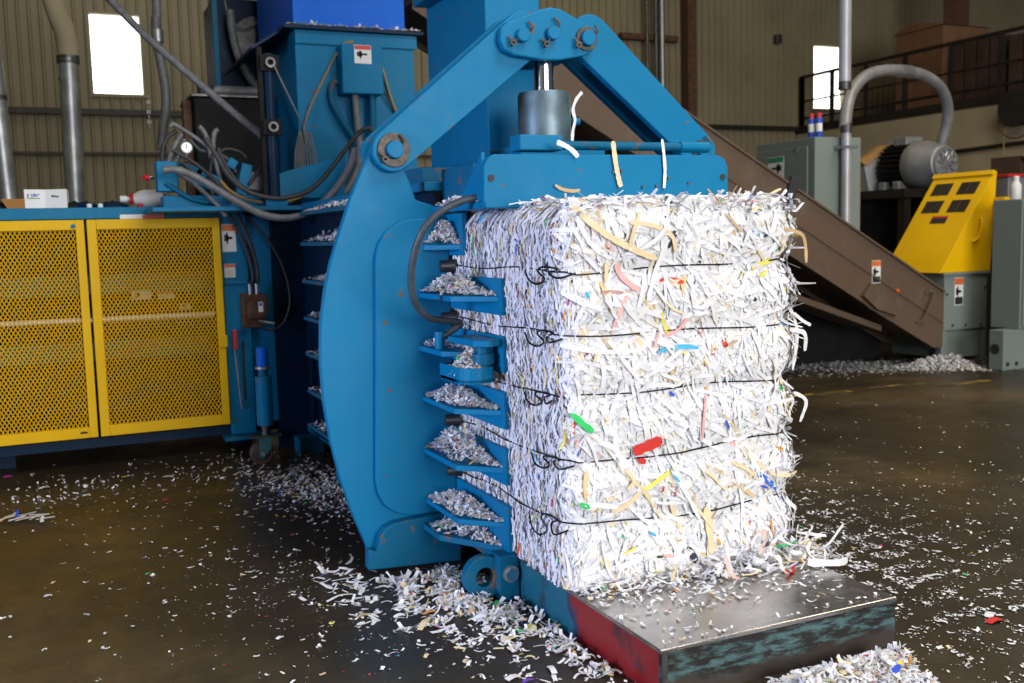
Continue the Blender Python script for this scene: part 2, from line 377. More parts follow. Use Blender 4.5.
# hose looping from the top frame to the knuckle
hp = [Py(486, 196, 1.12), Py(462, 201, 1.14), Py(440, 212, 1.16), Py(424, 229, 1.18), Py(414, 255, 1.22), Py(411, 284, 1.26), Py(417, 306, 1.30), Py(430, 318, 1.34), Py(448, 321, 1.38), Py(460, 324, 1.40), Vector((-.15, 1.40, .99))]
MB().tube(hp, .0145, 10).build('hydraulic_hose', 'hose_slate', bal, smooth=True)
# grommets where the wires leave the slots
for wz in WZ:
    MB().cyl((-.012, 1.56, wz), (-.075, 1.57, wz), .030, .024, n=14).build('wire_guide', 'steel_dark', bal, smooth=True)

# clamp levers: curved outer plate, raised inner plate, base shoe
outer = [(405,170),(404,140),(396,133),(386,133),(377,139),(371,150),(362,170),(350,200),(340,232),(331,262),(325,292),(321,325),(321,365),(324,402),(331,442),(341,480),(354,517),(367,546)]
lp = xz(outer, YA); zb = .06
base = [(lp[-1][0]+.01, zb), (-.03, zb), (-.03, 1.52), (-.16, 1.56)]
lever = lp+base
inner_px = [(374,262),(374,480),(377,494),(384,505),(396,512),(412,514)]
ip = xz(inner_px, YA)
ip = [(-.03, ip[-1][1])] + ip[::-1]
for a in range(0, 91, 10):
    c0 = Py(374, 262, YA); R_ = .175
    ip.append((c0.x+R_-R_*cos(math.radians(a)), c0.z+R_*sin(math.radians(a))))
ip.append((-.03, ip[-1][1]))
sh_px = [(366,568),(366,547),(374,549),(377,536),(383,526),(392,521),(410,517),(432,513)]
sp_ = xz(sh_px, YA-.02)
shoe = [(-.03, .0)]+[(max(p[0], -9), max(p[1], 0)) for p in sp_]+[(-.03, sp_[-1][1])]
def mir(p): return [(.96-a, b_) for a, b_ in p]
for tr_ in (lambda p: p, mir):
    MB().prism(tr_(lever), 'y', YA, YA+.045).build('clamp_lever', 'blue', bal, .005)
    MB().prism(tr_(ip), 'y', YA-.028, YA-.002).build('clamp_plate', 'blue', bal, .006)
    MB().prism(tr_(shoe), 'y', YA-.06, YA-.003).build('clamp_shoe', 'blue_worn', bal, .006)
# toggle links
PL = Py(390, 151, YA); PT = [Py(521, 36, YA), Py(551, 34, YA), Py(586, 39, YA)]; PR = Vector((1.245, YA, 1.775))
def capsule(a, c_, w, n=10, w2=None):
    a = Vector((a.x, a.z)); c_ = Vector((c_.x, c_.z)); w2 = w if w2 is None else w2
    d = (c_-a).normalized(); th = math.atan2(d.y, d.x); out = []
    for i in range(n+1):
        t = th+pi/2+pi*i/n; out.append((a.x+w*cos(t), a.y+w*sin(t)))
    for i in range(n+1):
        t = th-pi/2+pi*i/n; out.append((c_.x+w2*cos(t), c_.y+w2*sin(t)))
    return out
for y0 in (YA-.045, YA+.10):
    MB().prism(capsule(PL, PT[0], .088, w2=.10), 'y', y0, y0+.043).build('link_arm', 'blue', bal, .005)
    MB().prism(capsule(PT[2], PR, .10, w2=.082), 'y', y0, y0+.043).build('link_arm', 'blue', bal, .005)
    hx = xz([(500,40),(501,28),(507,22),(541,9),(551,7),(561,9),(590,26),(597,36),(597,45),(592,52),(584,56),(560,60),(545,60),(515,55),(505,50)], YA-.09)
    yy = y0-.045 if y0 < YA else y0+.045
    MB().prism(hx, 'y', yy, yy+.043).build('link_plate', 'blue', bal, .007)
    # stiffener web joining the pair of right-hand links
d_ = (PR-PT[2]); nrm = Vector((-d_.z, 0, d_.x)).normalized(); ang = math.atan2(d_.z, d_.x)
ce = (PR+PT[2])/2; MB().obox((ce.x, YA+.05, ce.z), (d_.length*.8, .098, .012), Matrix.Rotation(-ang, 3, 'Y')).build('link_web', 'blue_navy', bal)
d2 = (PT[0]-PL); ce = (PL+PT[0])/2; an2 = math.atan2(d2.z, d2.x); MB().obox((ce.x, YA+.05, ce.z), (d2.length*.8, .098, .012), Matrix.Rotation(-an2, 3, 'Y')).build('link_web', 'blue_navy', bal)
def pin(p, yfront, r, washer):
    o = MB().cyl((p.x, yfront-.035, p.z), (p.x, YA+.19, p.z), r, n=20).build('pivot_pin', 'blue', bal, .004, True)
    if washer: MB().ring((p.x, 0, p.z), 'y', r, washer, yfront-.010, yfront, 24).build('washer', 'pin_plate', o, .002)
    k = MB()
    a = random.uniform(.5, 1.2)
    for s_ in (-1, 1):
        k.tube([(p.x+cos(a)*.02*s_, yfront-.02, p.z+sin(a)*.02*s_), (p.x+cos(a)*.052*s_, yfront-.022, p.z+sin(a)*.052*s_), (p.x+cos(a+.5*s_)*.066*s_, yfront-.02, p.z+sin(a+.5*s_)*.066*s_)], .006, 6, 4)
    k.build('split_pin', 'pin_plate', o, smooth=True)
    MB().ring((p.x-cos(a)*.058, 0, p.z-sin(a)*.058), 'y', .007, .014, yfront-.028, yfront-.016, 12).build('split_pin_eye', 'pin_plate', o)
pin(PL, YA-.045, .036, .070)
yq = YA-.09
for p, w in ((Py(521, 36, yq), 0), (Py(551, 34, yq), 0), (Py(586, 39, yq), .052)): pin(p, yq, .029 if w == 0 else .033, w)
pin(PR, YA-.045, .032, .05)
# cylinder
CX, CY_ = .460, 1.622
cy = MB().lathe((CX, CY_, 0), [(.117, 1.78), (.117, 2.005), (.112, 2.022), (.05, 2.022)], 32).build('cylinder', 'cyl_worn', bal, smooth=True)
MB().cyl((CX, CY_, 2.015), (CX, CY_, 2.21), .046, n=24).build('piston_rod', 'chrome', cy, smooth=True)
MB().box(CX-.05, CX+.05, CY_-.05, CY_+.05, 2.17, 2.30).build('rod_eye', 'blue', cy, .01)
MB().cyl((CX+.115, CY_-.02, 1.90), (CX+.16, CY_-.03, 1.90), .016).build('port', 'blue', cy, smooth=True)
MB().box(.27, .68, 1.47, 1.80, 1.70, 1.785).build('cylinder_base', 'blue', bal, .005)
# front top plate of the chamber
tp = xz([(484,207),(484,166),(488,158),(494,154),(718,155),(725,159),(728,168),(728,206)], 1.03)
top = MB().prism(tp, 'y', 1.03, 1.055).build('front_plate', 'blue', bal, .004)
for q in ((491, 178), (722.5, 177)):
    p = Py(*q, 1.03); MB().cyl((p.x, 1.026, p.z), (p.x, 1.0295, p.z), .013, n=16).build('bolt_hole', 'ink', top)
for q in ((642, 187), (656, 186), (688, 183), (613, 172), (668, 178), (621, 171)):
    p = Py(*q, 1.03); MB().cyl((p.x, 1.022, p.z), (p.x, 1.0295, p.z), .006, n=8).build('bolt', 'steel_dark', top)
MB().box(-.09, 1.04, 1.02, 1.66, 1.505, 1.53).build('top_ledge', 'blue', bal, .003)
MB().box(-.02, .0, 1.30, 1.66, 1.53, 1.69).build('top_beam', 'blue_worn', bal, .003)
MB().box(.20, .76, 1.47, 1.80, 1.64, 1.70).build('cross_beam', 'blue_worn', bal, .003)
MB().prism([(1.06, 1.53), (1.32, 1.53), (1.06, 1.715)], 'x', -.085, -.07).build('gusset', 'blue', bal, .003)
# small cylinder lying along the top
z_ = 1.752
MB().cyl((.26, 1.16, z_), (.93, 1.16, z_), .018, n=14).build('latch_rod', 'blue_worn', bal, smooth=True)
MB().box(.09, .275, 1.09, 1.19, 1.725, 1.785).build('latch_block', 'blue', bal, .006)
MB().cyl((.86, 1.16, z_), (1.00, 1.16, z_), .023, n=14).build('latch_sleeve', 'blue', bal, smooth=True)
# blue tower behind the link
MB().box(.36, .645, 2.02, 2.82, 1.64, 3.6).build('ram_tower', 'blue', bal, .006)
MB().box(.27, .36, 2.55, 2.78, 2.62, 2.86).build('tower_lug', 'blue', bal, .008)
MB().box(-.02, 1.0, 1.90, 2.8, 1.64, 1.72).build('tower_base', 'blue_worn', bal, .005)
# side cable guard plate on the deck by the hopper
gp = xz([(270,198),(269,183),(273,176),(290,170),(318,163),(345,155),(345,198)], 4.05)
MB().prism(gp, 'y', 4.05, 4.08).build('guard_plate', 'blue', bal, .004)
MB().box(-1.0, -.04, 3.93, 4.42, 1.598, 1.625).build('side_shelf', 'blue', bal, .003)

# ================================================================== discharge platform
pl = thing('bale_platform', 'low steel run-out platform with red and blue side under the bale', 'platform', (.46, .5, 0))
MB().box(0, .93, 0, 1.03, .150, .165).build('top_plate', 'plate_steel', pl, .003)
MB().box(0.004, .02, .02, 1.03, .0, .150).build('side_plate', 'platform_side', pl)
MB().box(.91, .926, .02, 1.03, .0, .150).build('side_plate', 'platform_side', pl)
MB().box(.004, .926, .004, .02, .0, .150).build('front_plate', 'platform_front', pl)
MB().box(.004, .022, -.0, .004, .0, .155).build('corner_bead', 'steel_dark', pl)
MB().ring((-.128, 0, .092), 'y', .038, .084, 1.04, 1.085, 24).build('hinge_lug', 'blue_worn', pl, .004)
hg = MB().box(-.085, -.002, 1.00, 1.09, .0, .178).build('hinge_block', 'blue_worn', pl, .004)
MB().cyl((-.038, .985, .105), (-.038, 1.0, .105), .026, n=6).build('hinge_bolt', 'chrome', hg)
MB().ring((-.038, 0, .105), 'y', .0, .033, .994, 1.0, 20).build('washer', 'galv', hg)

# ================================================================== feed hopper
HY = 4.30
hp_ = thing('feed_hopper', 'tall blue feed hopper with royal-blue upper box behind the clamp frame', 'hopper', (.4, 4.9, 1.6))
x0, x1 = -.02, .80
MB().box(x0, x1, HY, 5.6, 1.60, 2.78).build('hopper_box', 'blue', hp_, .006)
MB().box(x0+.0, x1+.02, HY-.015, HY, 2.69, 2.78).build('rim_strip', 'blue', hp_, .004)
MB().box(x0-.08, x1+.06, HY-.05, 5.65, 2.78, 2.805).build('rim_flange', 'blue_navy', hp_, .004)
MB().prism([(x0-.07, 2.78), (x0-.26, 2.66), (x0-.265, 2.675), (x0-.07, 2.80)], 'y', HY+.1, 5.6).build('side_flap', 'blue_navy', hp_)
MB().box(x0+.0, x1-.05, HY+.02, 5.5, 2.805, 4.2).build('upper_box', 'blue_royal', hp_, .006)
jb = MB().box(.25, .53, HY-.15, HY, 2.36, 2.68).build('junction_box', 'blue', hp_, .008)
def label(px0, px1, pz0, pz1, y, parent, head='red', bottom=None, pict=True, axis='y'):
    def bx_(b_, a0, a1, c0, c1, d0, d1):
        if axis == 'y': b_.box(a0, a1, y-d1, y-d0, c0, c1)
        else: b_.box(y-d1, y-d0, a0, a1, c0, c1)
        return b_
    w, h = px1-px0, pz1-pz0
    o = bx_(MB(), px0, px1, pz0, pz1, .001, .003).build('warning_label', 'white_print', parent)
    bx_(MB(), px0+.02*w, px1-.02*w, pz1-.25*h, pz1-.02*h, .003, .004).build('label_header', head, o)
    if pict:
        k = MB(); bx_(k, px0+.15*w, px0+.45*w, pz0+.38*h, pz0+.62*h, .003, .004); bx_(k, px0+.38*w, px0+.75*w, pz0+.45*h, pz0+.55*h, .003, .004); bx_(k, px0+.3*w, px0+.4*w, pz0+.28*h, pz0+.7*h, .003, .004)
        k.build('pictogram', 'ink', o)
    if bottom: bx_(MB(), px0+.06*w, px1-.06*w, pz0+.03*h, pz0+.30*h, .003, .004).build('label_text_block', bottom, o)
    return o
label(.335, .45, 2.555, 2.675, HY-.15, hp_, 'red')
MB().tube([(.35, HY-.08, 2.37), (.36, HY-.08, 2.15), (.36, HY-.10, 1.95), (.28, HY-.14, 1.78), (.16, HY-.2, 1.66)], .024, 10).build('conduit', 'hose_grey', hp_, smooth=True)
MB().tube([(.47, HY-.08, 2.37), (.465, HY-.08, 2.15), (.43, HY-.08, 1.85)], .022, 10).build('conduit', 'blue_worn', hp_, smooth=True)
MB().tube([(.25, HY-.06, 2.45), (.205, HY-.05, 2.43), (.20, HY-.05, 2.32), (.27, HY-.05, 2.18), (.34, HY-.05, 2.08)], .020, 8).build('conduit', 'blue_worn', hp_, smooth=True)
for ofs in (0, .014):
    MB().tube([(.36, HY-.05, 2.70+ofs), (.29, HY-.04, 2.69), (.20, HY-.03, 2.55), (.06, HY-.03, 2.30-ofs), (.0, HY-.04, 2.12), (-.02, HY-.05, 2.0), (.0, HY-.05, 2.06)], .008, 6).build('cable', 'cord_yellow' if ofs else 'hose_grey', hp_, smooth=True)
MB().tube([(.45, HY-.05, 2.695), (.52, HY-.04, 2.67), (.56, HY-.03, 2.56), (.62, HY-.02, 2.35), (.70, HY-.02, 2.15)], .008, 6).build('cable', 'cord_yellow', hp_, smooth=True)
MB().tube([(.53, HY-.05, 2.46), (.56, HY-.04, 2.40), (.68, HY-.02, 2.2)], .007, 6).build('cable', 'rubber', hp_, smooth=True)
for k in range(5):
    cx = -.03+.016*k; MB().tube([(cx+.005, HY-.04-.006*k, 2.12), (cx-.035-.006*k, HY-.05-.01*k, 1.95), (cx-.03, HY-.05-.01*k, 1.78-.016*k), (cx+.012, HY-.05-.01*k, 1.77-.014*k), (cx+.03, HY-.05-.01*k, 1.92), (cx+.008, HY-.04-.006*k, 2.11)], .0055, 6).build('cable_coil', 'hose_grey', hp_, smooth=True)

# ================================================================== upright cylinder beside hopper
uc = thing('lift_cylinder', 'slim dark-blue upright hydraulic cylinder with bored brackets left of the hopper', 'cylinder', (-.26, 4.0, 1.62))
MB().cyl((-.26, 4.0, 1.64), (-.26, 4.0, 2.56), .036, n=16).build('barrel', 'blue_navy', uc, smooth=True)
MB().box(-.33, -.30, 3.98, 4.02, 1.625, 2.60).build('guide_bar', 'black', uc, .004)
for z in (2.50, 2.11):
    MB().ring((-.26, 0, z), 'y', .018, .032, 3.93, 3.96, 20).build('bracket', 'steel_dark', uc)
    MB().box(-.32, -.20, 3.955, 4.0, z-.05, z+.05).build('clamp_block', 'black', uc, .004)
MB().box(-.33, -.19, 3.94, 4.06, 1.625, 1.66).build('base_plate', 'blue', uc, .004)
MB().tube([(-.24, 3.93, 2.48), (-.18, 3.95, 2.36), (-.08, 4.0, 2.16), (-.02, 4.15, 2.03)], .006, 6).build('cable', 'hose_grey', uc, smooth=True)

# ================================================================== pump cabinet with yellow mesh doors
CYF = 4.40
pc = thing('pump_cabinet', 'long blue machine cabinet closed by yellow expanded-mesh doors', 'cabinet', (-1.4, 4.9, 0))
MB().box(-3.2, -.22, CYF+.02, 5.6, 1.573, 1.645).build('cabinet_top', 'blue', pc, .004)
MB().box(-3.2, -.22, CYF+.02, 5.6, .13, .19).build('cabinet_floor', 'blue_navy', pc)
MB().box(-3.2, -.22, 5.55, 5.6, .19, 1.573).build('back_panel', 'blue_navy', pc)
MB().box(-.545, -.38, CYF-.01, CYF+.06, .13, 1.60).build('corner_post', 'blue', pc, .004)
MB().box(-.375, -.22, CYF+.02, CYF+.09, .13, 1.60).build('side_panel', 'blue', pc, .004)
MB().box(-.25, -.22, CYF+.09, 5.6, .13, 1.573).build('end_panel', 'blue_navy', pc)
MB().box(-.45, -.435, CYF-.012, CYF-.0095, .35, .75).build('slot', 'ink', pc)
MB().box(-.54, -.39, CYF-.03, CYF-.01, 1.13, 1.16).build('strap', 'blue', pc, .003)
MB().box(-.60, -.30, CYF-.10, CYF+.02, .10, .13).build('foot_flange', 'blue_worn', pc, .003)
for x_ in (-.5, -2.0, -3.1): MB().box(x_, x_+.14, 4.7, 4.9, 0, .13).build('foot', 'blue_navy', pc)
MB().box(-3.2, -.55, 4.95, 5.03, .63, .76).build('inner_beam', 'teal_steel', pc)
MB().box(-3.2, -.55, 4.95, 5.03, 1.08, 1.21).build('inner_beam', 'teal_steel', pc)
MB().box(-3.2, -.55, 4.95, 5.03, 1.50, 1.56).build('inner_beam', 'teal_steel', pc)
pa, pb = Py(-30, 326, 4.43), Py(214, 314, 4.43)
MB().cyl(pa, pb, .019, n=12).build('white_pipe', 'pipe_white', pc, smooth=True)
for a, bq, c_, d_, h in ((132, 151, 290.5, 300, None), (158, 174, 290.5, 299.5, 'red'), (180, 190, 303, 309.5, None)):
    p, q = Py(a, d_, 4.70), Py(bq, c_, 4.70)
    o = MB().box(p.x, q.x, 4.70, 4.703, p.z, q.z).build('warning_label', 'white_print', pc)
    if h: MB().box(p.x, q.x, 4.697, 4.70, q.z-.018, q.z).build('label_header', 'red', o)
    else: MB().box(p.x+.02, p.x+.05, 4.697, 4.70, p.z+.015, q.z-.01).build('pictogram', 'ink', o)
def zig(x0, x1, z0, z1, y, w=.0247, h=.040, sw=.0068, t=.004):
    b_ = MB(); n = int((x1-x0)/(w/2)); m_ = int((z1-z0)/(h/2))
    for j in range(n+1):
        xc = x0+j*w/2; v = []; f = []
        for i in range(m_+1):
            s_ = 1 if (i+j) % 2 else -1; xx = xc+s_*w/4; zz = z0+(z1-z0)*i/m_
            tilt = .0025*s_
            v += [(xx-sw/2, y+tilt, zz), (xx+sw/2, y-tilt, zz), (xx+sw/2, y-tilt+t, zz), (xx-sw/2, y+tilt+t, zz)]
        for i in range(m_):
            for k in range(4): f.append((4*i+k, 4*i+(k+1) % 4, 4*i+4+(k+1) % 4, 4*i+4+k))
        b_.add(v, f)
    return b_
def door(x0, x1):
    z0, z1 = .205, 1.568
    b_ = MB()
    y0, y1 = CYF-.035, CYF-.002
    for a in ((x0, x0+.055, z0, z1), (x1-.05, x1, z0, z1)): b_.box(a[0], a[1], y0, y1, a[2], a[3])
    b_.box(x0+.055, x1-.05, y0, y1, z0, z0+.068); b_.box(x0+.055, x1-.05, y0, y1, z1-.062, z1)
    d = b_.build('mesh_door', 'yellow', pc, .004)
    mp_ = zig(x0+.06, x1-.052, z0+.06, z1-.055, CYF-.018).build('mesh_panel', 'yellow', d); mp_['kind'] = 'stuff'
    return d
d1 = door(-1.353, -.553); d2 = door(-2.168, -1.368); door(-2.983, -2.183)
for z in (1.18,):
    MB().cyl((-.562, CYF-.045, z-.05), (-.562, CYF-.045, z+.05), .009, n=8).build('hinge', 'yellow', d1)
MB().box(-.60, -.545, CYF-.05, CYF-.036, .72, .80).build('latch', 'yellow', d1, .004)
MB().cyl((-1.43, CYF-.045, 1.53), (-1.43, CYF-.034, 1.53), .014, n=10).build('bolt', 'blue', d2)
MB().box(-1.47, -1.43, CYF-.038, CYF-.0345, .235, .248).build('keyhole', 'ink', d2)
label(-.538, -.45, 1.345, 1.525, CYF-.01, pc, 'orange'); label(-.535, -.465, 1.175, 1.265, CYF-.01, pc, 'orange', pict=False)
p, q = Py(120, 217.5, CYF+.02), Py(164, 214, CYF+.02)
o = MB().box(p.x, q.x, CYF+.016, CYF+.0195, p.z-.01, q.z).build('warning_label', 'white_print', pc)
MB().box((p.x+q.x)/2, q.x, CYF+.013, CYF+.016, p.z-.01, q.z-.003).build('label_header', 'red', o)
hl = MB().box(-.508, -.482, CYF-.05, CYF-.012, .70, .83).build('lever_handle', 'red', pc, .005)
MB().cyl((-.50, CYF-.03, .70), (-.475, CYF-.03, .30), .007, n=8).build('lever_rod', 'galv', hl, smooth=True)
# limit switch box with its cables on the side panel
sw = thing('limit_switch', 'rusty brown switch box with two black cables on the blue side panel', 'switch box', (-.37, CYF, .86))
MB().box(-.415, -.285, CYF-.11, CYF-.0, .90, 1.06).build('box', 'rust', sw, .012)
MB().box(-.445, -.31, CYF-.06, CYF-.0105, .84, 1.07).build('back_plate', 'rust', sw, .005)
MB().box(-.345, -.315, CYF-.112, CYF-.11, .945, 1.01).build('label', 'white_print', sw)
MB().box(-.34, -.32, CYF-.114, CYF-.112, .985, 1.005).build('label_mark', 'blue_print', sw)
MB().cyl((-.34, CYF-.07, .885), (-.24, CYF-.09, .86), .010, n=8).build('roller_arm', 'galv', sw, smooth=True)
for x_, pts in ((-.385, [(205, 190), (222, 205), (238, 230), (249, 258), (253, 280)]), (-.34, [(212, 185), (232, 205), (247, 235), (256, 262), (258, 280)])):
    MB().cyl((x_, CYF-.06, 1.06), (x_, CYF-.06, 1.13), .014, n=10).build('cable_gland', 'galv', sw, smooth=True)
    MB().tube([Py(*q, CYF-.10) for q in pts]+[(x_, CYF-.06, 1.14), (x_, CYF-.06, 1.11)], .012, 8).build('cable', 'rubber', sw, smooth=True)
MB().tube([Py(*q, CYF-.08) for q in ((215, 190), (245, 215), (268, 240), (284, 270), (290, 300), (284, 322), (272, 330), (262, 328))], .008, 8).build('cable', 'rubber', sw, smooth=True)
# screw jack leg on a caster
jk = thing('caster_jack', 'blue tubular jack with bright blue cap standing on a swivel caster', 'jack', (-.42, 3.95, 0))
c = Vector((-.40, 3.95, 0))
MB().cyl((c.x, c.y, .25), (c.x, c.y, .565), .052, n=24).build('tube', 'blue', jk, .006, True)
MB().cyl((c.x, c.y, .565), (c.x, c.y, .61), .03, n=16).build('neck', 'blue_worn', jk, smooth=True)
MB().cyl((c.x, c.y, .61), (c.x, c.y, .625), .047, n=20).build('collar', 'galv', jk, smooth=True)
MB().cyl((c.x, c.y, .625), (c.x, c.y, .745), .037, n=20).build('cap', 'blue_royal', jk, .006, True)
MB().cyl((c.x, c.y, .19), (c.x, c.y, .25), .03, n=12).build('stem', 'steel_dark', jk, smooth=True)
MB().box(c.x-.10, c.x+.09, c.y-.05, c.y+.05, .178, .19).build('caster_plate', 'steel_dark', jk, .003)
MB().prism([(c.x-.05, .178), (c.x+.03, .178), (c.x+.02, .10), (c.x-.03, .045), (c.x-.055, .06)], 'y', c.y-.045, c.y-.036).build('fork', 'teal_steel', jk, .003)
MB().prism([(c.x-.05, .178), (c.x+.03, .178), (c.x+.02, .10), (c.x-.03, .045), (c.x-.055, .06)], 'y', c.y+.036, c.y+.045).build('fork', 'teal_steel', jk, .003)
wh = MB().lathe((c.x-.035, c.y, .075), [(.02, -.03), (.062, -.03), (.075, -.02), (.075, .02), (.062, .03), (.02, .03)], 28, 'y').build('wheel', 'rubber', jk, smooth=True)
MB().cyl((c.x-.035, c.y-.05, .075), (c.x-.035, c.y+.05, .075), .012, n=10).build('axle', 'galv', wh, smooth=True)
MB().ring((c.x-.035, 0, .075), 'y', .05, .064, c.y-.034, c.y-.030, 28).build('rim', 'rust', wh)

# ------------------------------------------------------------------ things on and behind the cabinet
zt = 1.645
ct = thing('carton', 'white printed carton box on the cabinet top', 'box', (-1.58, 4.62, zt))
# corner of the carton towards the camera; two faces seen
k0 = Vector((-1.572, 4.52)); ua = Vector((-.13, .075)); ub = Vector((.135, .02))
A = Vector((-1.575, 4.60)); pts = [A, A+Vector((.135, -.06)), A+Vector((.02, .12)), A+Vector((-.115, .06))]
# quad footprint: left face A->A+(-.125,-.01), right face A->A+(.13,-.07)
pf = [A+Vector((-.125, -.008)), A, A+Vector((.13, -.075)), A+Vector((.20, .04)), A+Vector((.02, .13)), A+Vector((-.115, .12))]
pf = [(p.x, p.y) for p in (A+Vector((-.118, -.02)), A+Vector((0, -.0)), A+Vector((.125, -.045)), A+Vector((.14, .11)), A+Vector((-.11, .12)))]
MB().prism(pf, 'z', zt, zt+.122).build('carton_body', 'white_print', ct, .002)
dl = Vector((.118, .02)).normalized(); dr = Vector((.125, -.045)).normalized()
def facebox(b_, o2, d, a0, a1, z0, z1, off=.002):
    n2 = Vector((d.y, -d.x)); p = o2+d*a0+n2*off; q = o2+d*a1+n2*off
    b_.add([(p.x, p.y, z0), (q.x, q.y, z0), (q.x, q.y, z1), (p.x, p.y, z1)], [(0,1,2,3)])
L0 = A+Vector((-.118, -.02))
g1 = MB(); g2 = MB(); g3 = MB()
for a0, a1, z0, z1 in ((.016,.022,.072,.092),(.022,.032,.088,.092),(.022,.028,.079,.083),(.040,.046,.074,.094),(.050,.054,.074,.096),(.056,.068,.078,.094),(.072,.076,.074,.094),(.078,.086,.086,.094)): facebox(g1, L0, dl, a0, a1, zt+z0, zt+z1)
facebox(g2, L0, dl, .014, .09, zt+.064, zt+.069); facebox(g3, L0, dl, .014, .06, zt+.069, zt+.073)
g1.build('printed_logo', 'blue_print', ct); g2.build('printed_stripe', 'green_print', ct); g3.build('printed_stripe', 'yellow_print', ct)
g4 = MB()
for a0, a1, z0, z1 in ((.040,.054,.074,.086),(.057,.068,.072,.084),(.071,.083,.070,.081)): facebox(g4, A, dr, a0, a1, zt+z0, zt+z1)
g4.build('printed_lettering', 'ink', ct)
oc = MB().add([(-1.79,4.56,zt),(-1.70,4.56,zt),(-1.70,4.66,zt),(-1.79,4.66,zt),(-1.825,4.53,zt+.062),(-1.69,4.53,zt+.062),(-1.69,4.70,zt+.062),(-1.825,4.70,zt+.062)],[(0,3,2,1),(4,5,6,7),(0,1,5,4),(1,2,6,5),(2,3,7,6),(3,0,4,7)]).build('cardboard_tray', 'orange_card', None, .003)
tag(oc, 'small flared orange-brown cardboard tray left of the white carton', 'tray')
jg = thing('plastic_jug', 'translucent white plastic bottle lying on its side on the cabinet', 'bottle', (-.97, 4.60, zt))
MB().lathe((-.97, 4.60, zt+.058), [(.012,-.14),(.013,-.115),(.022,-.10),(.050,-.05),(.058,-.02),(.058,.10),(.050,.115),(.02,.118)], 20, 'x').build('bottle_body', 'white_plastic', jg, smooth=True)
MB().lathe((-.97, 4.60, zt+.058), [(.020,-.165),(.022,-.16),(.022,-.125),(.018,-.12)], 16, 'x').build('bottle_cap', 'white_print', jg, smooth=True)
MB().lathe((-.97, 4.60, zt+.058), [(.030,-.108),(.033,-.10),(.040,-.09),(.038,-.085)], 16, 'x').build('neck_ring', 'red', jg, smooth=True)
# low clutter along the cabinet top
cl = [('rag', 'dark-blue rag bundled on the cabinet between carton and bottle', -1.33, .10, 'blue_navy'), ('rag', 'crumpled black rag beside the carton foot', -1.41, .06, 'black'), ('rag', 'long dark-blue rag heap left of the plastic bottle', -1.19, .12, 'blue_navy'), ('rag', 'dark rag in front of the orange tray at the left', -1.86, .08, 'black')]
for nm, lb, x_, w_, mt in cl:
    b_ = MB(); n = 12; rings = 6; v = []; f = []
    for i in range(rings):
        for k in range(n):
            a = 2*pi*k/n; rr_ = (1-(i/(rings-1))**2)**.5 if i < rings-1 else .02
            j = random.uniform(.75, 1.1)
            v.append((x_+w_*rr_*cos(a)*j, 4.62+.06*rr_*sin(a)*j, zt+.05*i/(rings-1)*random.uniform(.7, 1.1)))
    for i in range(rings-1):
        for k in range(n): f.append((i*n+k, i*n+(k+1) % n, (i+1)*n+(k+1) % n, (i+1)*n+k))
    f.append(tuple(range((rings-1)*n, rings*n))); b_.add(v, f)
    tag(b_.build(nm, mt, None, smooth=True), lb, 'rag')
for k, (x_, mt, lb) in enumerate(((-1.325, 'white_print', 'small white bolt cap among rags on the cabinet'), (-1.26, 'white_print', 'second small white cap nearer the bottle'), (-1.02, 'red', 'red screw lid under the plastic bottle neck'))):
    tag(MB().lathe((x_, 4.50, zt), [(.014, 0), (.016, .004), (.016, .022), (.012, .026)], 12).build('cap', mt, None, smooth=True), lb, 'cap')

# valve manifold with hoses
mf = thing('valve_manifold', 'blue valve block with red button, gauge and a tangle of grey hoses', 'valve', (-.7, 4.2, 1.625))
p, q = Py(157, 192, 4.15), Py(176, 162, 4.15)
MB().box(p.x, q.x, 4.10, 4.22, p.z, q.z).build('valve_block', 'blue', mf, .006)
MB().box(p.x+.03, q.x+.5, 4.12, 4.30, 1.625, 1.70).build('valve_base', 'blue', mf, .006)
for (px_, py_, w_, h_, rot) in ((205, 180, .15, .10, .5), (190, 170, .14, .05, .35), (243, 180, .07, .20, .25), (231, 164, .06, .06, .6), (270, 172, .06, .12, .1)):
    c = Py(px_, py_, 4.22); MB().obox(c, (w_, .12, h_), Matrix.Rotation(rot, 3, 'Y')).build('valve_body', 'blue', mf, .006)
MB().obox(Py(255, 182, 4.25), (.10, .10, .12), Matrix.Rotation(.2, 3, 'Y')).build('filter_can', 'motor_grey', mf, .01)
c = Py(153, 178, 4.12); bt = MB().cyl((c.x, 4.12, c.z), (c.x-.03, 4.10, c.z), .014, n=14).build('button_collar', 'chrome', mf, smooth=True)
MB().cyl((c.x-.03, 4.10, c.z), (c.x-.055, 4.085, c.z), .017, n=14).build('button', 'red', bt, smooth=True)
c = Py(186, 148, 4.2); gg = MB().cyl((c.x, 4.17, c.z), (c.x, 4.21, c.z), .037, n=24).build('gauge', 'steel_dark', mf, smooth=True)
MB().cyl((c.x, 4.165, c.z), (c.x, 4.17, c.z), .031, n=24).build('gauge_dial', 'glass_dial', gg)
MB().box(c.x-.002, c.x+.002, 4.162, 4.165, c.z-.004, c.z+.022).build('gauge_needle', 'ink', gg)
MB().cyl((c.x, 4.19, c.z-.08), (c.x, 4.19, c.z-.035), .010, n=8).build('gauge_stem', 'galv', mf, smooth=True)
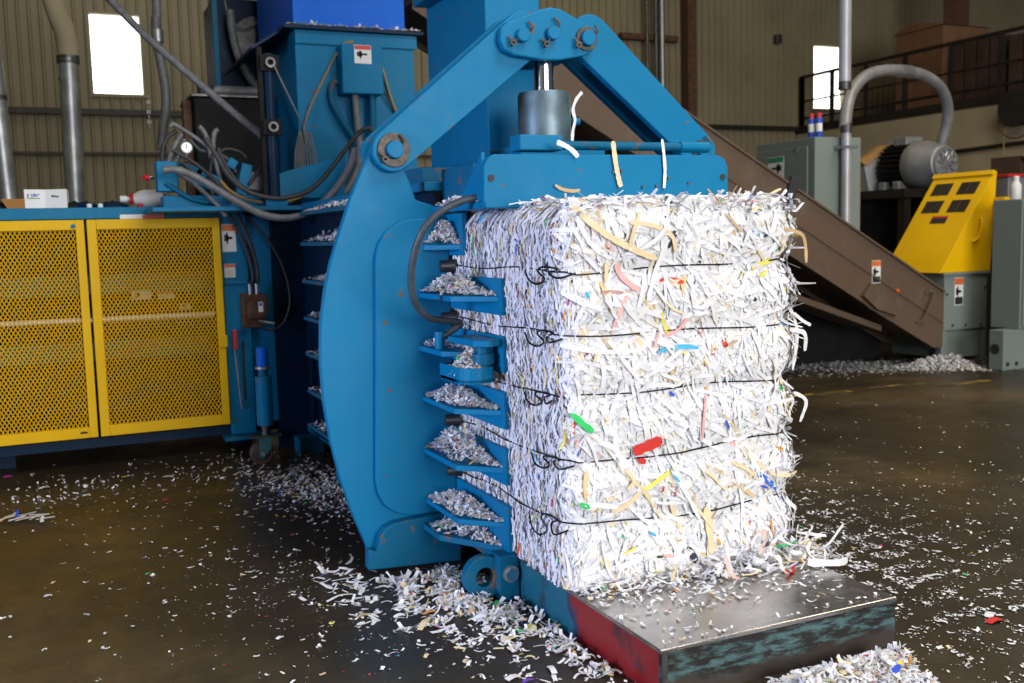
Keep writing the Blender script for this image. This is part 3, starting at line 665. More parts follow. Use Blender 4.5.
HS = [(3.88, .023, 'hose_grey', [(163,170),(178,170),(198,178),(218,190),(240,203),(262,214),(285,218),(305,214),(322,203),(338,186),(350,165),(354,148)]),
      (3.86, .015, 'rubber', [(205,138),(218,158),(228,175),(245,190),(265,197),(285,198),(310,190),(330,170),(345,150),(358,134),(368,128),(374,134)]),
      (4.20, .013, 'hose_grey', [(170,127),(173,124),(182,129),(196,138),(207,147),(215,160),(220,180),(228,200)]),
      (4.22, .016, 'hose_grey', [(168,164),(172,152),(178,140),(182,134)]),
      (4.22, .013, 'hose_grey', [(176,162),(181,150),(185,139)]),
      (4.24, .013, 'rubber', [(162,163),(163,148),(168,137),(176,131)]),
      (4.10, .016, 'blue_worn', [(165,183),(176,190),(190,198),(205,202),(216,202)]),
      (4.16, .015, 'hose_grey', [(199,126),(204,132),(208,142),(211,158)]),
      (4.18, .017, 'hose_grey', [(213,150),(213,140),(215,132),(218,130)]),
      (4.14, .010, 'rubber', [(182,163),(195,173),(205,180),(215,192)]),
      (4.13, .010, 'rubber', [(214,150),(211,165),(210,180),(213,195)]),
      (4.05, .009, 'cord_yellow', [(220,180),(232,192),(250,200),(270,203),(290,201),(305,195)]),
      (4.30, .012, 'rubber', [(218,152),(228,149),(240,152),(246,158)]),
      (4.14, .010, 'rubber', [(164,193),(167,202),(171,207),(175,205)]),
      (4.02, .014, 'hose_grey', [(176,172),(192,182),(206,194),(218,206),(226,216)]), (4.00, .011, 'rubber', [(218,148),(226,165),(236,180),(250,192),(262,196)]), (4.06, .012, 'rubber', [(172,150),(190,160),(206,172),(222,188),(232,204)]), (4.20, .012, 'hose_slate', [(190,140),(200,150),(212,152),(226,158),(236,172)]),
      (4.14, .012, 'rubber', [(249,185),(256,175),(263,166),(268,150)])]
for y_, r_, mt, pts in HS: MB().tube([Py(a, b_, y_) for a, b_ in pts], r_, 10).build('hose', mt, mf, smooth=True)

# dark tank and fan cowl behind
tk = thing('oil_tank', 'black oil tank with grey pipe on top behind the hose tangle', 'tank', (-.33, 5.2, 1.645))
MB().box(-.60, -.08, 4.90, 5.5, 1.645, 2.41).build('tank_body', 'black', tk, .012)
MB().box(-.66, -.605, 5.0, 5.1, 1.645, 2.40).build('side_bar', 'rust', tk)
MB().box(-.62, -.06, 4.88, 5.52, 2.41, 2.43).build('tank_lid', 'steel_dark', tk, .004)
MB().tube([(-.52, 5.0, 2.46), (-.40, 5.0, 2.47), (-.30, 5.0, 2.47), (-.06, 5.0, 2.475)], .035, 12).build('pipe', 'hose_grey', tk, smooth=True)
MB().cyl((-.50, 5.0, 2.43), (-.50, 5.0, 2.50), .06, n=16).build('filler_cap', 'steel_dark', tk, .006, True)
cw = thing('fan_cowl', 'dark navy sheet-metal fan cowl with duct hose left of the hopper', 'cowl', (-.1, 6.0, 2.43))
MB().box(-.30, .10, 5.75, 6.3, 2.43, 3.28).build('cowl_body', 'blue_navy', cw, .008)
MB().box(-.33, -.29, 5.65, 5.78, 2.60, 3.26).build('cowl_flange', 'blue_worn', cw, .004)
MB().cyl((.0, 5.70, 2.98), (.0, 5.76, 2.98), .17, n=28).build('fan_ring', 'steel_dark', cw, .004, True)
MB().tube([Py(230,10,5.6), Py(232,30,5.6), Py(238,55,5.6), Py(248,75,5.6), Py(258,88,5.6)], .032, 10).build('duct_hose', 'hose_grey', cw, smooth=True)
MB().tube([Py(224,-4,5.6), Py(228,14,5.6), Py(238,26,5.6), Py(252,26,5.6), Py(264,14,5.6)], .008, 6).build('cable', 'hose_grey', cw, smooth=True)

# ducts, conduits
d1_ = thing('exhaust_duct', 'wide galvanised round duct with bent top running up the back wall', 'duct', (-1.25, 8.0, 0))
MB().cyl((-1.34, 8.0, 0), (-1.293, 8.0, 3.16), .088, n=24).build('duct_pipe', 'galv', d1_, smooth=True)
MB().tube([(-1.292, 8.0, 3.14), (-1.294, 8.0, 3.30), (-1.315, 8.0, 3.42), (-1.355, 8.0, 3.54), (-1.40, 8.0, 3.75), (-1.48, 8.0, 4.3), (-1.52, 8.0, 5.5), (-1.52, 8.0, 7.6)], .095, 20).build('duct_bend', 'block_wall', d1_, smooth=True)
for z in (2.42, 2.95, 3.10, 3.14): MB().cyl((-1.305+.015*(z-2.4), 8.0, z), (-1.305+.015*(z-2.4), 8.0, z+.03), .093 if z < 3 else .101, n=24).build('joint_band', 'galv' if z < 3 else 'steel_dark', d1_, smooth=True)
d2_ = thing('exhaust_duct', 'galvanised duct cut off by the left edge of the picture', 'duct', (-1.85, 8.0, 0))
MB().cyl((-1.815, 8.0, 0), (-2.1, 8.0, 7.6), .085, n=24).build('duct_pipe', 'galv', d2_, smooth=True)
MB().cyl((-1.89, 8.0, 2.0), (-1.891, 8.0, 2.03), .093, n=24).build('joint_band', 'galv', d2_, smooth=True)
MB().cyl((-1.918, 8.0, 2.75), (-1.919, 8.0, 2.79), .095, n=24).build('joint_band', 'steel_dark', d2_, smooth=True)
fc = thing('flexible_conduit', 'ribbed grey flexible conduit dropping from the ceiling left of the tank', 'conduit', (-.75, 6.0, 1.6))
pts = [Vector((Py(156, -8, 6.0).x, 6.0, 7.6)), Vector((Py(156, -8, 6.0).x, 6.0, 5.0))]+[Py(*q, 6.0) for q in ((156, -8), (156, 20), (157, 42), (160, 58), (165, 85), (166, 105), (163, 130), (161, 150))]
cvp = catmull(pts, 14); b_ = MB(); b_.tube(cvp, .036, 12, smooth=False, rads=lambda t: .036); b_.build('flexible_tube', 'hose_grey', fc, smooth=True)
a, c_ = Py(157, 30, 6.0), Py(158, 42, 6.0); MB().cyl(a, c_, .046, n=16).build('coupling', 'galv', fc, smooth=True)
dc = MB().tube([(-2.0, 5.2, 7.6), (-2.0, 5.2, 4.6), (-1.8, 5.15, 3.85), Py(100, -10, 4.9), Py(112, 2, 4.8), Py(150, 40, 4.65), Py(200, 84, 4.5), Py(240, 118, 4.35), Py(262, 136, 4.2), Py(269, 148, 4.1), Py(271, 165, 4.06)], .024, 12).build('sloping_conduit', 'hose_grey', None, smooth=True)
tag(dc, 'grey conduit slanting down past the bright left window to the hopper', 'conduit')
ch = MB()
for k in range(7):
    p = Py(148+.5*k*.4, 97+k*5, 12.85); ch.ring((p.x, p.y, p.z), 'y' if k % 2 else 'x', .016, .026, -.008, .008, 12)
tag(ch.build('hanging_chain', 'galv', None, smooth=True), 'short bright chain hanging on the wall under the left window', 'chain')

# ================================================================== conveyor
cv = thing('conveyor', 'long brown inclined conveyor climbing from the shredder to the hopper', 'conveyor', (4.5, 5.35, 0))
def topz(x): return .746+(6.56-x)*.5494
XA, XB = 1.05, 6.57
for y0, y1 in ((5.0, 5.03), (5.67, 5.70)):
    MB().prism([(XA, topz(XA)), (XB, topz(XB)), (XB, .17), (6.45, .17), (5.6, topz(5.6)-.66), (5.55, topz(5.55)-.65), (XA, topz(XA)-.65)], 'y', y0, y1).build('side_panel', 'conveyor_brown', cv, .004)
MB().prism([(XA, topz(XA)-.05), (XB, topz(XB)-.05), (XB, topz(XB)-.09), (XA, topz(XA)-.09)], 'y', 5.03, 5.67).build('belt', 'rubber', cv)
MB().prism([(XA, topz(XA)-.55), (6.3, topz(6.3)-.55), (6.3, topz(6.3)-.60), (XA, topz(XA)-.60)], 'y', 5.03, 5.67).build('bottom_pan', 'conveyor_brown', cv)
MB().prism([(XA, topz(XA)+.005), (XB, topz(XB)+.005), (XB, topz(XB)-.02), (XA, topz(XA)-.02)], 'y', 4.975, 5.0).build('edge_flange', 'conveyor_brown', cv, .003)
MB().prism([(3.0, topz(3.0)-.32), (XB, topz(XB)-.32), (XB, topz(XB)-.335), (3.0, topz(3.0)-.335)], 'y', 4.988, 5.0).build('fold_line', 'conveyor_brown', cv, .003)
MB().prism([(5.58, .86), (5.68, .80), (5.92, .52), (5.66, .60), (5.48, .74)], 'y', 4.95, 5.0).build('joint_bracket', 'conveyor_brown', cv, .004)
MB().prism([(4.6, .86), (5.9, .42), (5.9, .36), (4.6, .80)], 'y', 5.15, 5.6).build('return_tray', 'conveyor_brown', cv)
a_ = math.atan(.5494)
MB().obox((4.63, 4.975, topz(4.63)-.06), (.10, .05, .24), Matrix.Rotation(.35, 3, 'Y')).build('rubber_strap', 'rubber', cv, .004)
for x_, s_ in ((5.62, 1), (2.98, 1)):
    z = topz(x_)-.30; label(x_, x_+.11, z-.11, z+.11, 4.998, cv, 'orange', 'ink')
MB().tube([(6.30, 4.98, .72), (6.34, 4.95, .75), (6.38, 4.95, .70), (6.26, 4.95, .48), (6.20, 4.98, .44)], .012, 8).build('handle', 'conveyor_brown', cv, smooth=True)
MB().cyl((5.95, 4.988, .765), (5.95, 5.0, .765), .022, n=12).build('button', 'orange', cv)
for x_ in (2.2, 3.9):
    MB().box(x_, x_+.08, 5.08, 5.14, 0, topz(x_)-.6).build('leg', 'conveyor_brown', cv); MB().box(x_, x_+.08, 5.56, 5.62, 0, topz(x_)-.6).build('leg', 'conveyor_brown', cv)

tag(MB().box(4.3, 6.45, 5.72, 5.76, .0, 1.04).build('shade_panel', 'black', None, .004), 'added black sheet standing in for the shade beneath the conveyor', 'panel')  # dark sheet added to give the shade under the conveyor
# ================================================================== shredder
sd = thing('shredder', 'grey shredder base with sloping yellow vented hood at the conveyor foot', 'shredder', (6.9, 5.4, 0))
MB().box(6.60, 7.20, 5.02, 5.75, .33, .90).build('upper_casing', 'grey_green', sd, .006)
MB().box(6.64, 7.15, 5.05, 5.75, .04, .33).build('lower_casing', 'grey_green', sd, .006)
MB().box(6.57, 7.22, 5.0, 5.77, .89, .915).build('casing_flange', 'grey_green', sd, .003)
for x_ in (6.58, 7.14): MB().box(x_, x_+.07, 5.03, 5.10, 0, .34).build('leg', 'grey_green', sd)
HA, HB = Vector((6.515, .915)), Vector((7.27, 1.92))
MB().prism([(6.515, .915), (7.215, .915), (7.285, 1.93), (7.25, 1.93)], 'y', 5.0, 5.76).build('hood', 'yellow', sd, .006)
nrm2 = Vector((-(HB-HA).y, (HB-HA).x)).normalized()
def slope_quad(b_, t0, t1, y0, y1, off=.006):
    v = []
    for o_ in (-.004, off):
        for t, y in ((t0, y0), (t1, y0), (t1, y1), (t0, y1)):
            p = HA+(HB-HA)*t+nrm2*o_; v.append((p.x, y, p.y))
    b_.add(v, [(0,3,2,1),(4,5,6,7),(0,1,5,4),(1,2,6,5),(2,3,7,6),(3,0,4,7)]); return b_
HB = Vector((7.25, 1.93))
slope_quad(MB(), .955, 1.0, 4.99, 5.77, .02).build('hood_lip', 'yellow', sd, .004)
for t0, t1 in ((.78, .90), (.60, .72)):
    for y0, y1 in ((5.10, 5.34), (5.44, 5.68)):
        for k in range(2): slope_quad(MB(), t0, t1, y0+k*(y1-y0)/2+.004, y0+(k+1)*(y1-y0)/2-.004).build('vent', 'rail_black', sd)
lo = slope_quad(MB(), .49, .55, 5.28, 5.48).build('warning_label', 'ink', sd); slope_quad(MB(), .54, .56, 5.28, 5.48, .008).build('label_header', 'red', lo)
MB().tube([(6.95, 4.99, 1.22), (7.0, 4.97, 1.26), (7.05, 4.97, 1.42), (7.05, 4.99, 1.46)], .012, 8).build('grab_handle', 'yellow', sd, smooth=True)
label(6.74, 6.86, .58, .86, 5.02, sd, 'orange', 'ink')
for x_, z_ in ((6.72, .38), (6.9, .375), (7.12, .37), (6.63, .70), (7.17, .75)): MB().cyl((x_, 5.008, z_), (x_, 5.02, z_), .012, n=8).build('bolt', 'steel_dark', sd)
sbx = MB().box(7.23, 7.36, 4.86, 4.98, 1.48, 1.66).build('switch_box', 'yellow', sd, .006); MB().cyl((7.23, 4.92, 1.57), (7.19, 4.92, 1.57), .03, n=12).build('button', 'red', sbx)
# grey cabinet at the right edge
gc = thing('control_cabinet', 'grey-green steel cabinet on a low base at the right edge', 'cabinet', (7.1, 4.6, 0))
MB().box(6.60, 7.6, 4.31, 4.47, 0, .383).build('base', 'grey_green', gc, .006)
MB().box(6.81, 7.7, 4.31, 4.64, .383, 1.62).build('body', 'grey_green', gc, .008)
MB().box(6.83, 7.69, 4.29, 4.31, .41, 1.60).build('door', 'grey_green', gc, .004)
p = Px(995, 349, 6.60); MB().cyl((6.594, p.y, p.z), (6.60, p.y, p.z), .05, n=18).build('knockout', 'ink', gc)
for x_ in (6.66, 6.78): MB().cyl((x_, 4.30, .06), (x_, 4.31, .06), .02, n=10).build('bolt', 'steel_dark', gc)
bt = thing('spray_bottle', 'white plastic bottle standing on the right-edge cabinet', 'bottle', (7.0, 4.6, 1.62))
MB().lathe((6.95, 4.50, 1.62), [(.045, 0), (.05, .01), (.05, .14), (.03, .17), (.025, .19)], 16).build('bottle_body', 'white_plastic', bt, smooth=True)
MB().lathe((6.95, 4.50, 1.81), [(.028, 0), (.028, .03), (.02, .035)], 12).build('bottle_cap', 'white_print', bt, smooth=True)
bn = thing('storage_bin', 'grey bin with red rim behind the white bottle', 'bin', (7.8, 5.2, 0))
MB().box(7.45, 8.3, 5.0, 5.6, 0, 1.87).build('bin_body', 'motor_grey', bn, .01); MB().box(7.43, 8.32, 4.98, 5.62, 1.87, 1.90).build('bin_rim', 'red', bn, .004)
# motor on its stand
ms = thing('motor_stand', 'dark steel stand carrying the electric motor', 'stand', (7.8, 6.9, 0))
MB().box(7.35, 8.5, 6.3, 7.6, 1.72, 1.82).build('stand_top', 'rail_black', ms); MB().box(7.4, 8.45, 6.9, 7.5, 0, 1.72).build('stand_body', 'black', ms)
for x_ in (7.37, 8.38):
    for y_ in (6.32, 7.5): MB().box(x_, x_+.1, y_, y_+.1, 0, 1.72).build('leg', 'rail_black', ms)
mo = thing('electric_motor', 'large grey electric motor with finned body and swirled fan cover', 'motor', (7.85, 6.8, 1.82))
MX, MZ = 7.82, 2.10
fb = MB()
for k in range(28):
    a = 2*pi*k/28; fb.obox((MX+.25*cos(a), 6.76, MZ+.25*sin(a)), (.06, .36, .012), Matrix.Rotation(-a, 3, 'Y'))
fb.cyl((MX, 6.50, MZ), (MX, 6.95, MZ), .235, n=28); fb.build('finned_body', 'black', mo)
MB().lathe((MX, 0, MZ), [(.18, 6.16), (.205, 6.18), (.21, 6.24), (.25, 6.33), (.28, 6.44), (.285, 6.55), (.27, 6.58)], 32, 'y').build('fan_shroud', 'motor_grey', mo, smooth=True)
cvr = MB().ring((MX, 0, MZ), 'y', .155, .185, 6.14, 6.17, 32).build('fan_cover', 'galv', mo)
MB().cyl((MX, 6.172, MZ), (MX, 6.18, MZ), .17, n=24).build('fan_opening', 'rust', mo)
sw_ = MB()
for k in range(9):
    a = 2*pi*k/9; sw_.tube([(MX+.03*cos(a), 6.15, MZ+.03*sin(a)), (MX+.08*cos(a+.35), 6.145, MZ+.08*sin(a+.35)), (MX+.12*cos(a+.1), 6.145, MZ+.12*sin(a+.1)), (MX+.165*cos(a+.3), 6.15, MZ+.165*sin(a+.3))], .010, 5, 4)
sw_.cyl((MX, 6.14, MZ), (MX, 6.16, MZ), .04, n=14); sw_.build('cover_spokes', 'galv', cvr)
for y_ in (6.6, 6.82): MB().box(MX-.26, MX+.26, y_, y_+.1, 1.82, 1.92).build('motor_foot', 'motor_grey', mo, .01)
MB().box(MX-.15, MX+.12, 6.60, 6.80, MZ+.24, MZ+.34).build('terminal_box', 'motor_grey', mo, .01)
bg_ = thing('belt_guard', 'pale sheet-metal belt guard with ochre board edge left of the motor', 'guard', (7.4, 7.05, 1.82))
MB().prism(xz([(864,163),(888,147),(896,150),(885,165),(878,200),(871,200)], 7.02), 'y', 7.02, 7.10).build('guard_sheet', 'pipe_grey', bg_, .006)
MB().prism(xz([(860,161),(886,145),(894,146),(866,166)], 7.0), 'y', 7.0, 7.12).build('guard_board', 'wood', bg_, .006)
MB().prism(xz([(891,147),(897,140),(902,142),(901,150)], 6.98), 'y', 6.98, 7.10).build('guard_bracket', 'galv', bg_, .006)
# pipes
vp_ = thing('vertical_pipe', 'pale grey vertical pipe coming down from the ceiling by the right window', 'pipe', (5.98, 5.75, 2.78))
MB().cyl((5.955, 5.75, 2.86), (5.955, 5.75, 7.6), .062, n=20).build('pipe_body', 'pipe_grey', vp_, smooth=True)
MB().cyl((5.955, 5.75, 2.80), (5.955, 5.75, 2.88), .066, n=20).build('coupling', 'steel_dark', vp_, smooth=True)
ap = thing('arched_pipe', 'grey pipe arching from beside the electrical cabinet over to the motor', 'pipe', (5.96, 5.72, 1.06))
MB().cyl((5.955, 5.72, 1.06), (5.955, 5.72, 2.42), .050, n=20).build('riser', 'pipe_grey', ap, smooth=True)
MB().cyl((5.955, 5.72, 2.36), (5.955, 5.72, 2.46), .058, n=20).build('coupling', 'steel_dark', ap, smooth=True)
ar = [(845,128),(847,108),(853,90),(866,76),(884,70.5),(905,71),(925,76),(940,87),(947,103),(947,122),(941,145)]
MB().tube([Py(a, b_, 5.72+.85*(i/10)) for i, (a, b_) in enumerate(ar)], .062, 16).build('bend', 'motor_grey', ap, smooth=True)
p, q = Py(898, 70.7, 6.12), Py(910, 71.8, 6.17); MB().cyl(p, q, .070, n=20).build('sleeve', 'galv', ap, smooth=True)
for z_ in (2.2,): MB().box(5.86, 6.06, 5.66, 5.80, z_, z_+.03).build('pipe_clamp', 'galv', ap)
# electrical cabinet with spray cans
ec = thing('electrical_cabinet', 'tall grey electrical cabinet behind the conveyor with spray cans on top', 'cabinet', (5.92, 6.2, 0))
MB().box(5.616, 6.227, 5.80, 6.74, 0, 2.325).build('body', 'grey_green', ec, .008)
MB().box(5.600, 5.616, 5.90, 6.71, .1, 2.24).build('door', 'grey_green', ec, .006)
p, q = Px(768, 176, 5.6), Px(784, 156, 5.6)
label(min(p.y, q.y), max(p.y, q.y), p.z-.05, q.z, 5.600, ec, 'green_print', axis='x', pict=True)
p = Px(797, 150, 5.6); MB().cyl((5.592, p.y, p.z), (5.60, p.y, p.z), .03, n=12).build('lock', 'galv', ec)
def can(x_, y_, lb, bm, tm):
    z = 2.325; c0 = thing('spray_can', lb, 'spray can', (x_, y_, z), 'spray cans on the electrical cabinet')
    MB().lathe((x_, y_, z), [(.030, 0), (.033, .004), (.033, .185), (.028, .2)], 18).build('can_body', bm, c0, smooth=True)
    MB().lathe((x_, y_, z+.20), [(.026, 0), (.026, .045), (.022, .05)], 16).build('can_cap', tm, c0, smooth=True)
    MB().lathe((x_, y_, z+.06), [(.0335, 0), (.034, .002), (.034, .08), (.0335, .082)], 18).build('can_band', 'white_print' if bm != 'white_print' else 'blue_print', c0, smooth=True)
can(5.72, 5.86, 'blue spray can with red cap nearer the pipe', 'blue_print', 'red'); can(5.70, 5.95, 'spray can with red cap half behind the front can', 'blue_print', 'red')
# timber block under the conveyor
tag(MB().add([Pz(851,356,0), Pz(872,356,0), Pz(872,356,0)+Vector((.1,.3,0)), Pz(851,356,0)+Vector((.1,.3,0)), Pz(851,356,0)+Vector((0,0,.30)), Pz(872,356,0)+Vector((0,0,.18)), Pz(872,356,0)+Vector((.1,.3,.18)), Pz(851,356,0)+Vector((.1,.3,.30))], [(0,3,2,1),(4,5,6,7),(0,1,5,4),(1,2,6,5),(2,3,7,6),(3,0,4,7)]).build('timber_block', 'wood', None, .005), 'yellow-brown wooden block on the floor under the conveyor', 'block')
# wall conduits near the columns
for k, (px_, lb) in enumerate(((647, 'thin wall conduit left of the rusty column'), (656, 'middle wall conduit beside the rusty column'), (662, 'bright wall conduit nearest the rusty column'))):
    x_ = Py(px_, 40, 12.8).x; tag(MB().cyl((x_, 12.8, 0), (x_, 12.8, 7.6), .035 if k < 2 else .05, n=12).build('wall_conduit', 'galv' if k == 2 else 'steel_dark', None, smooth=True), lb, 'conduit')
o = tag(MB().box(Py(778, 39, 12.9).x-.06, Py(778, 39, 12.9).x+.06, 12.85, 12.97, Py(778, 39, 12.9).z-.08, Py(778, 39, 12.9).z+.08).build('wall_box', 'steel_dark', None, .01), 'small dark junction box high on the ribbed back wall', 'junction box')
# ------------------------------------------------------------------ mezzanine railing and stock
rl = thing('guard_railing', 'black steel guard railing along the mezzanine edge', 'railing', (11.45, 9.5, 3.3))
for z, r_ in ((4.20, .03), (3.75, .018), (3.44, .025)): MB().cyl((11.44, 3.2, z), (11.44, 12.88, z), r_, n=8).build('rail', 'rail_black', rl, smooth=True)
for px_ in (795, 800, 832, 866, 905, 951, 1000, 1060):
    y_ = Px(px_, 90, 11.44).y
    y_ = min(y_, 12.85); MB().box(11.41, 11.47, y_-.03, y_+.03, 2.98 if px_ > 820 else 3.28, 4.20).build('post', 'rail_black', rl)
for y0, y1, x0_, z1, lb, mt in ((9.85, 10.85, 11.75, 4.60, 'tall brown cardboard box behind the mezzanine railing', 'cardboard'), (8.75, 9.70, 11.8, 4.25, 'dark brown crate next to the tall cardboard box on the mezzanine', 'cardboard_dark'), (7.6, 8.65, 11.8, 4.20, 'dark brown crate on the mezzanine at the right edge', 'cardboard_dark')):
    bx = thing('storage_box', lb, 'box', (x0_+.5, (y0+y1)/2, 3.3)); MB().box(x0_, x0_+1.0, y0, y1, 3.3, z1).build('box_body', mt, bx, .01)
    if mt == 'cardboard': MB().prism([(y0-.04, z1), (y1+.05, z1), (y1-.1, z1+.07), (y0+.5, z1+.12)], 'x', x0_-.03, x0_+1.03).build('box_flap', mt, bx)
    else:
        for k in range(4): MB().box(x0_-.03, x0_, y0+k*(y1-y0)/4+.03, y0+(k+1)*(y1-y0)/4-.03, 3.32, z1-.02).build('slat', mt, bx)
MB().box(13.2, 13.5, 10.9, 11.2, 3.3, 7.6).build('column', 'rust', wb)
hr = thing('hose_reel', 'black hose reel with red-brown hose on the mezzanine wall', 'hose reel', (11.3, 8.1, 2.7))
c = Px(1018, 108, 11.25)
MB().cyl((11.18, c.y, c.z), (11.39, c.y, c.z), .24, n=28).build('reel_drum', 'black', hr, .01, True)
MB().cyl((11.15, c.y, c.z), (11.19, c.y, c.z), .27, n=28).build('reel_flange', 'rail_black', hr, .006, True)
MB().tube([(11.2, c.y+.25, c.z-.05), (11.2, c.y+.27, c.z-.25), (11.2, c.y+.12, c.z-.40), (11.2, c.y-.1, c.z-.42), (11.2, c.y-.3, c.z-.3)], .012, 8).build('hose', 'rust', hr, smooth=True)
tag(MB().tube([Px(1006, 108, 11.3), Px(1004, 140, 11.3), Px(1003, 175, 11.3)], .009, 6).build('yellow_cord', 'cord_yellow', None, smooth=True), 'thin yellow cord hanging below the hose reel', 'cord')
tag(MB().cyl((11.36, 3.2, 2.66), (11.36, 12.9, 2.44), .03, n=8).build('wall_pipe', 'rail_black', None, smooth=True), 'thin dark pipe running along the beige mezzanine wall', 'pipe')
ob = thing('open_carton', 'open brown cardboard box on the stand right of the motor', 'box', (8.6, 6.0, 1.9))
rk = thing('parts_rack', 'dark rack at the right edge holding an open cardboard box', 'rack', (8.8, 6.1, 0))
MB().box(8.55, 9.6, 5.75, 6.4, 1.86, 1.93).build('rack_shelf', 'blue_navy', rk); MB().box(8.6, 9.55, 5.9, 6.35, 0, 1.86).build('rack_body', 'black', rk)
wx0, wx1, wy0, wy1 = 8.6, 9.2, 5.8, 6.2
for a in ((wx0, wx0+.02, wy0, wy1), (wx1-.02, wx1, wy0, wy1), (wx0+.02, wx1-.02, wy0, wy0+.02), (wx0+.02, wx1-.02, wy1-.02, wy1)): MB().box(*a, 1.93, 2.16).build('box_wall', 'cardboard_dark', ob)
MB().add([(wx0, wy0, 2.16), (wx1, wy0, 2.16), (wx1+.02, wy0-.12, 2.10), (wx0-.02, wy0-.12, 2.10)], [(0,1,2,3)]).build('box_flap', 'cardboard_dark', ob)

# ================================================================== paper
PAL = [((.82,.82,.84), 46), ((.76,.76,.80), 20), ((.72,.73,.78), 8), ((.62,.62,.66), 2), ((.84,.80,.72), 6), ((.80,.66,.42), 4.5), ((.74,.55,.30), 1.6), ((.82,.50,.46), 1.6), ((.84,.74,.16), 1.2), ((.06,.18,.70), 1.0), ((.05,.50,.16), .7), ((.70,.06,.04), .9), ((.80,.35,.06), .7), ((.08,.45,.72), .6), ((.55,.10,.35), .4), ((.05,.05,.07), .9)]
PC = np.array([p[0] for p in PAL]); PWt = np.array([p[1] for p in PAL]); PWt = PWt/PWt.sum()
def pcols(n, colour=1.0):
    w = PWt.copy(); w[5:7] *= colour; w[7:] *= min(colour, 1.0)**1.5*.5; w[15] *= .5; w /= w.sum()
    c = PC[rng.choice(len(PC), n, p=w)]
    return np.clip(c*(1+rng.normal(0, .04, (n, 1))), 0, .9)
def mesh_np(name, V, Fq, col, parent=None, origin=None):
    me = bpy.data.meshes.new(name); nv, nf = len(V), len(Fq)
    O = ORG[parent.name] if parent is not None else Vector(origin)
    V = V-np.array(O)
    me.vertices.add(nv); me.vertices.foreach_set('co', V.astype(np.float32).ravel())
    me.loops.add(nf*4); me.loops.foreach_set('vertex_index', Fq.astype(np.int32).ravel())
    me.polygons.add(nf); me.polygons.foreach_set('loop_start', np.arange(0, nf*4, 4, dtype=np.int32)); me.polygons.foreach_set('loop_total', np.full(nf, 4, dtype=np.int32))
    me.update(calc_edges=True)
    a = me.color_attributes.new('Col', 'FLOAT_COLOR', 'POINT'); a.data.foreach_set('color', np.c_[col, np.ones(nv)].astype(np.float32).ravel())
    me.materials.append(M['paper']); o = bpy.data.objects.new(name, me); C.objects.link(o)
    if parent is not None: o.parent = parent
    else: o.location = O
    ORG[o.name] = O
    return o
def flakes(cx, cy, cz, L, Wd, yaw, pitch, roll, bend, col, curl=None):
    """little bent paper strips: 4 cross-sections of 2 points"""
    n = len(cx); T = np.linspace(-.5, .5, 4); V = np.zeros((n, 8, 3))
    cyw, syw, cp, sp2, cr, sr = np.cos(yaw), np.sin(yaw), np.cos(pitch), np.sin(pitch), np.cos(roll), np.sin(roll)
    d = np.stack([cyw*cp, syw*cp, sp2], 1); s0 = np.stack([-syw, cyw, 0*yaw], 1); u = np.cross(d, s0)
    s1 = s0*cr[:, None]+u*sr[:, None]; u1 = np.cross(d, s1)
    cu = rng.normal(0, .25, n) if curl is None else curl
    for i, t in enumerate(T):
        p = np.stack([cx, cy, cz], 1)+d*(L*t)[:, None]+u1*(bend*L*(t*t*4-.3))[:, None]+s1*(cu*L*(t*t*2))[:, None]
        wj = Wd*(1+.25*rng.uniform(-1, 1, n))
        V[:, 2*i] = p-s1*(wj/2)[:, None]; V[:, 2*i+1] = p+s1*(wj/2)[:, None]
    base = np.arange(n)[:, None, None]*8
    F1 = np.array([[0,1,3,2],[2,3,5,4],[4,5,7,6]])[None]+base
    return V.reshape(-1, 3), F1.reshape(-1, 4), np.repeat(col, 8, 0)

# ---- bale: outline path (left face, rounded corner, front, rounded corner, right face)
BX0, BX1, BYF, BYB = .0, .955, .575, 2.05
def path():
    P = []; N = []
    def add(x, y, nx, ny): P.append((x, y)); N.append((nx, ny))
    rl, rr_ = .05, .11
    for y in np.arange(BYB, BYF+rl, -.01): add(BX0, y, -1, 0)
    for a in np.linspace(0, pi/2, 9)[1:-1]: add(BX0+rl-rl*cos(a), BYF+rl-rl*sin(a), -cos(a), -sin(a))
    for x in np.arange(BX0+rl, BX1-rr_, .01): add(x, BYF, 0, -1)
    for a in np.linspace(0, pi/2, 15)[1:-1]: add(BX1-rr_+rr_*sin(a), BYF+rr_-rr_*cos(a), sin(a), -cos(a))
    for y in np.arange(BYF+rr_, BYB, .01): add(BX1, y, 1, 0)
    P = np.array(P); N = np.array(N); s = np.r_[0, np.cumsum(np.hypot(*np.diff(P, axis=0).T))]
    return P, N, s
PP, PN, PS = path(); SL = PS[-1]; S_L = BYB-BYF                 # S_L: where the left face ends
S_F = S_L+BX1-BX0-.06
ZB0, ZB1 = .167, 1.495
nzp = [(rng.uniform(0, 6.28), rng.uniform(0, 6.28), rng.uniform(3, 16), rng.uniform(3, 14), rng.uniform(.3, 1)) for _ in range(10)]
def bnoise(s, z):
    o = 0
    for a, b_, fs, fz, am in nzp: o = o+am*np.sin(fs*s+a)*np.sin(fz*z+b_)
    return o/5
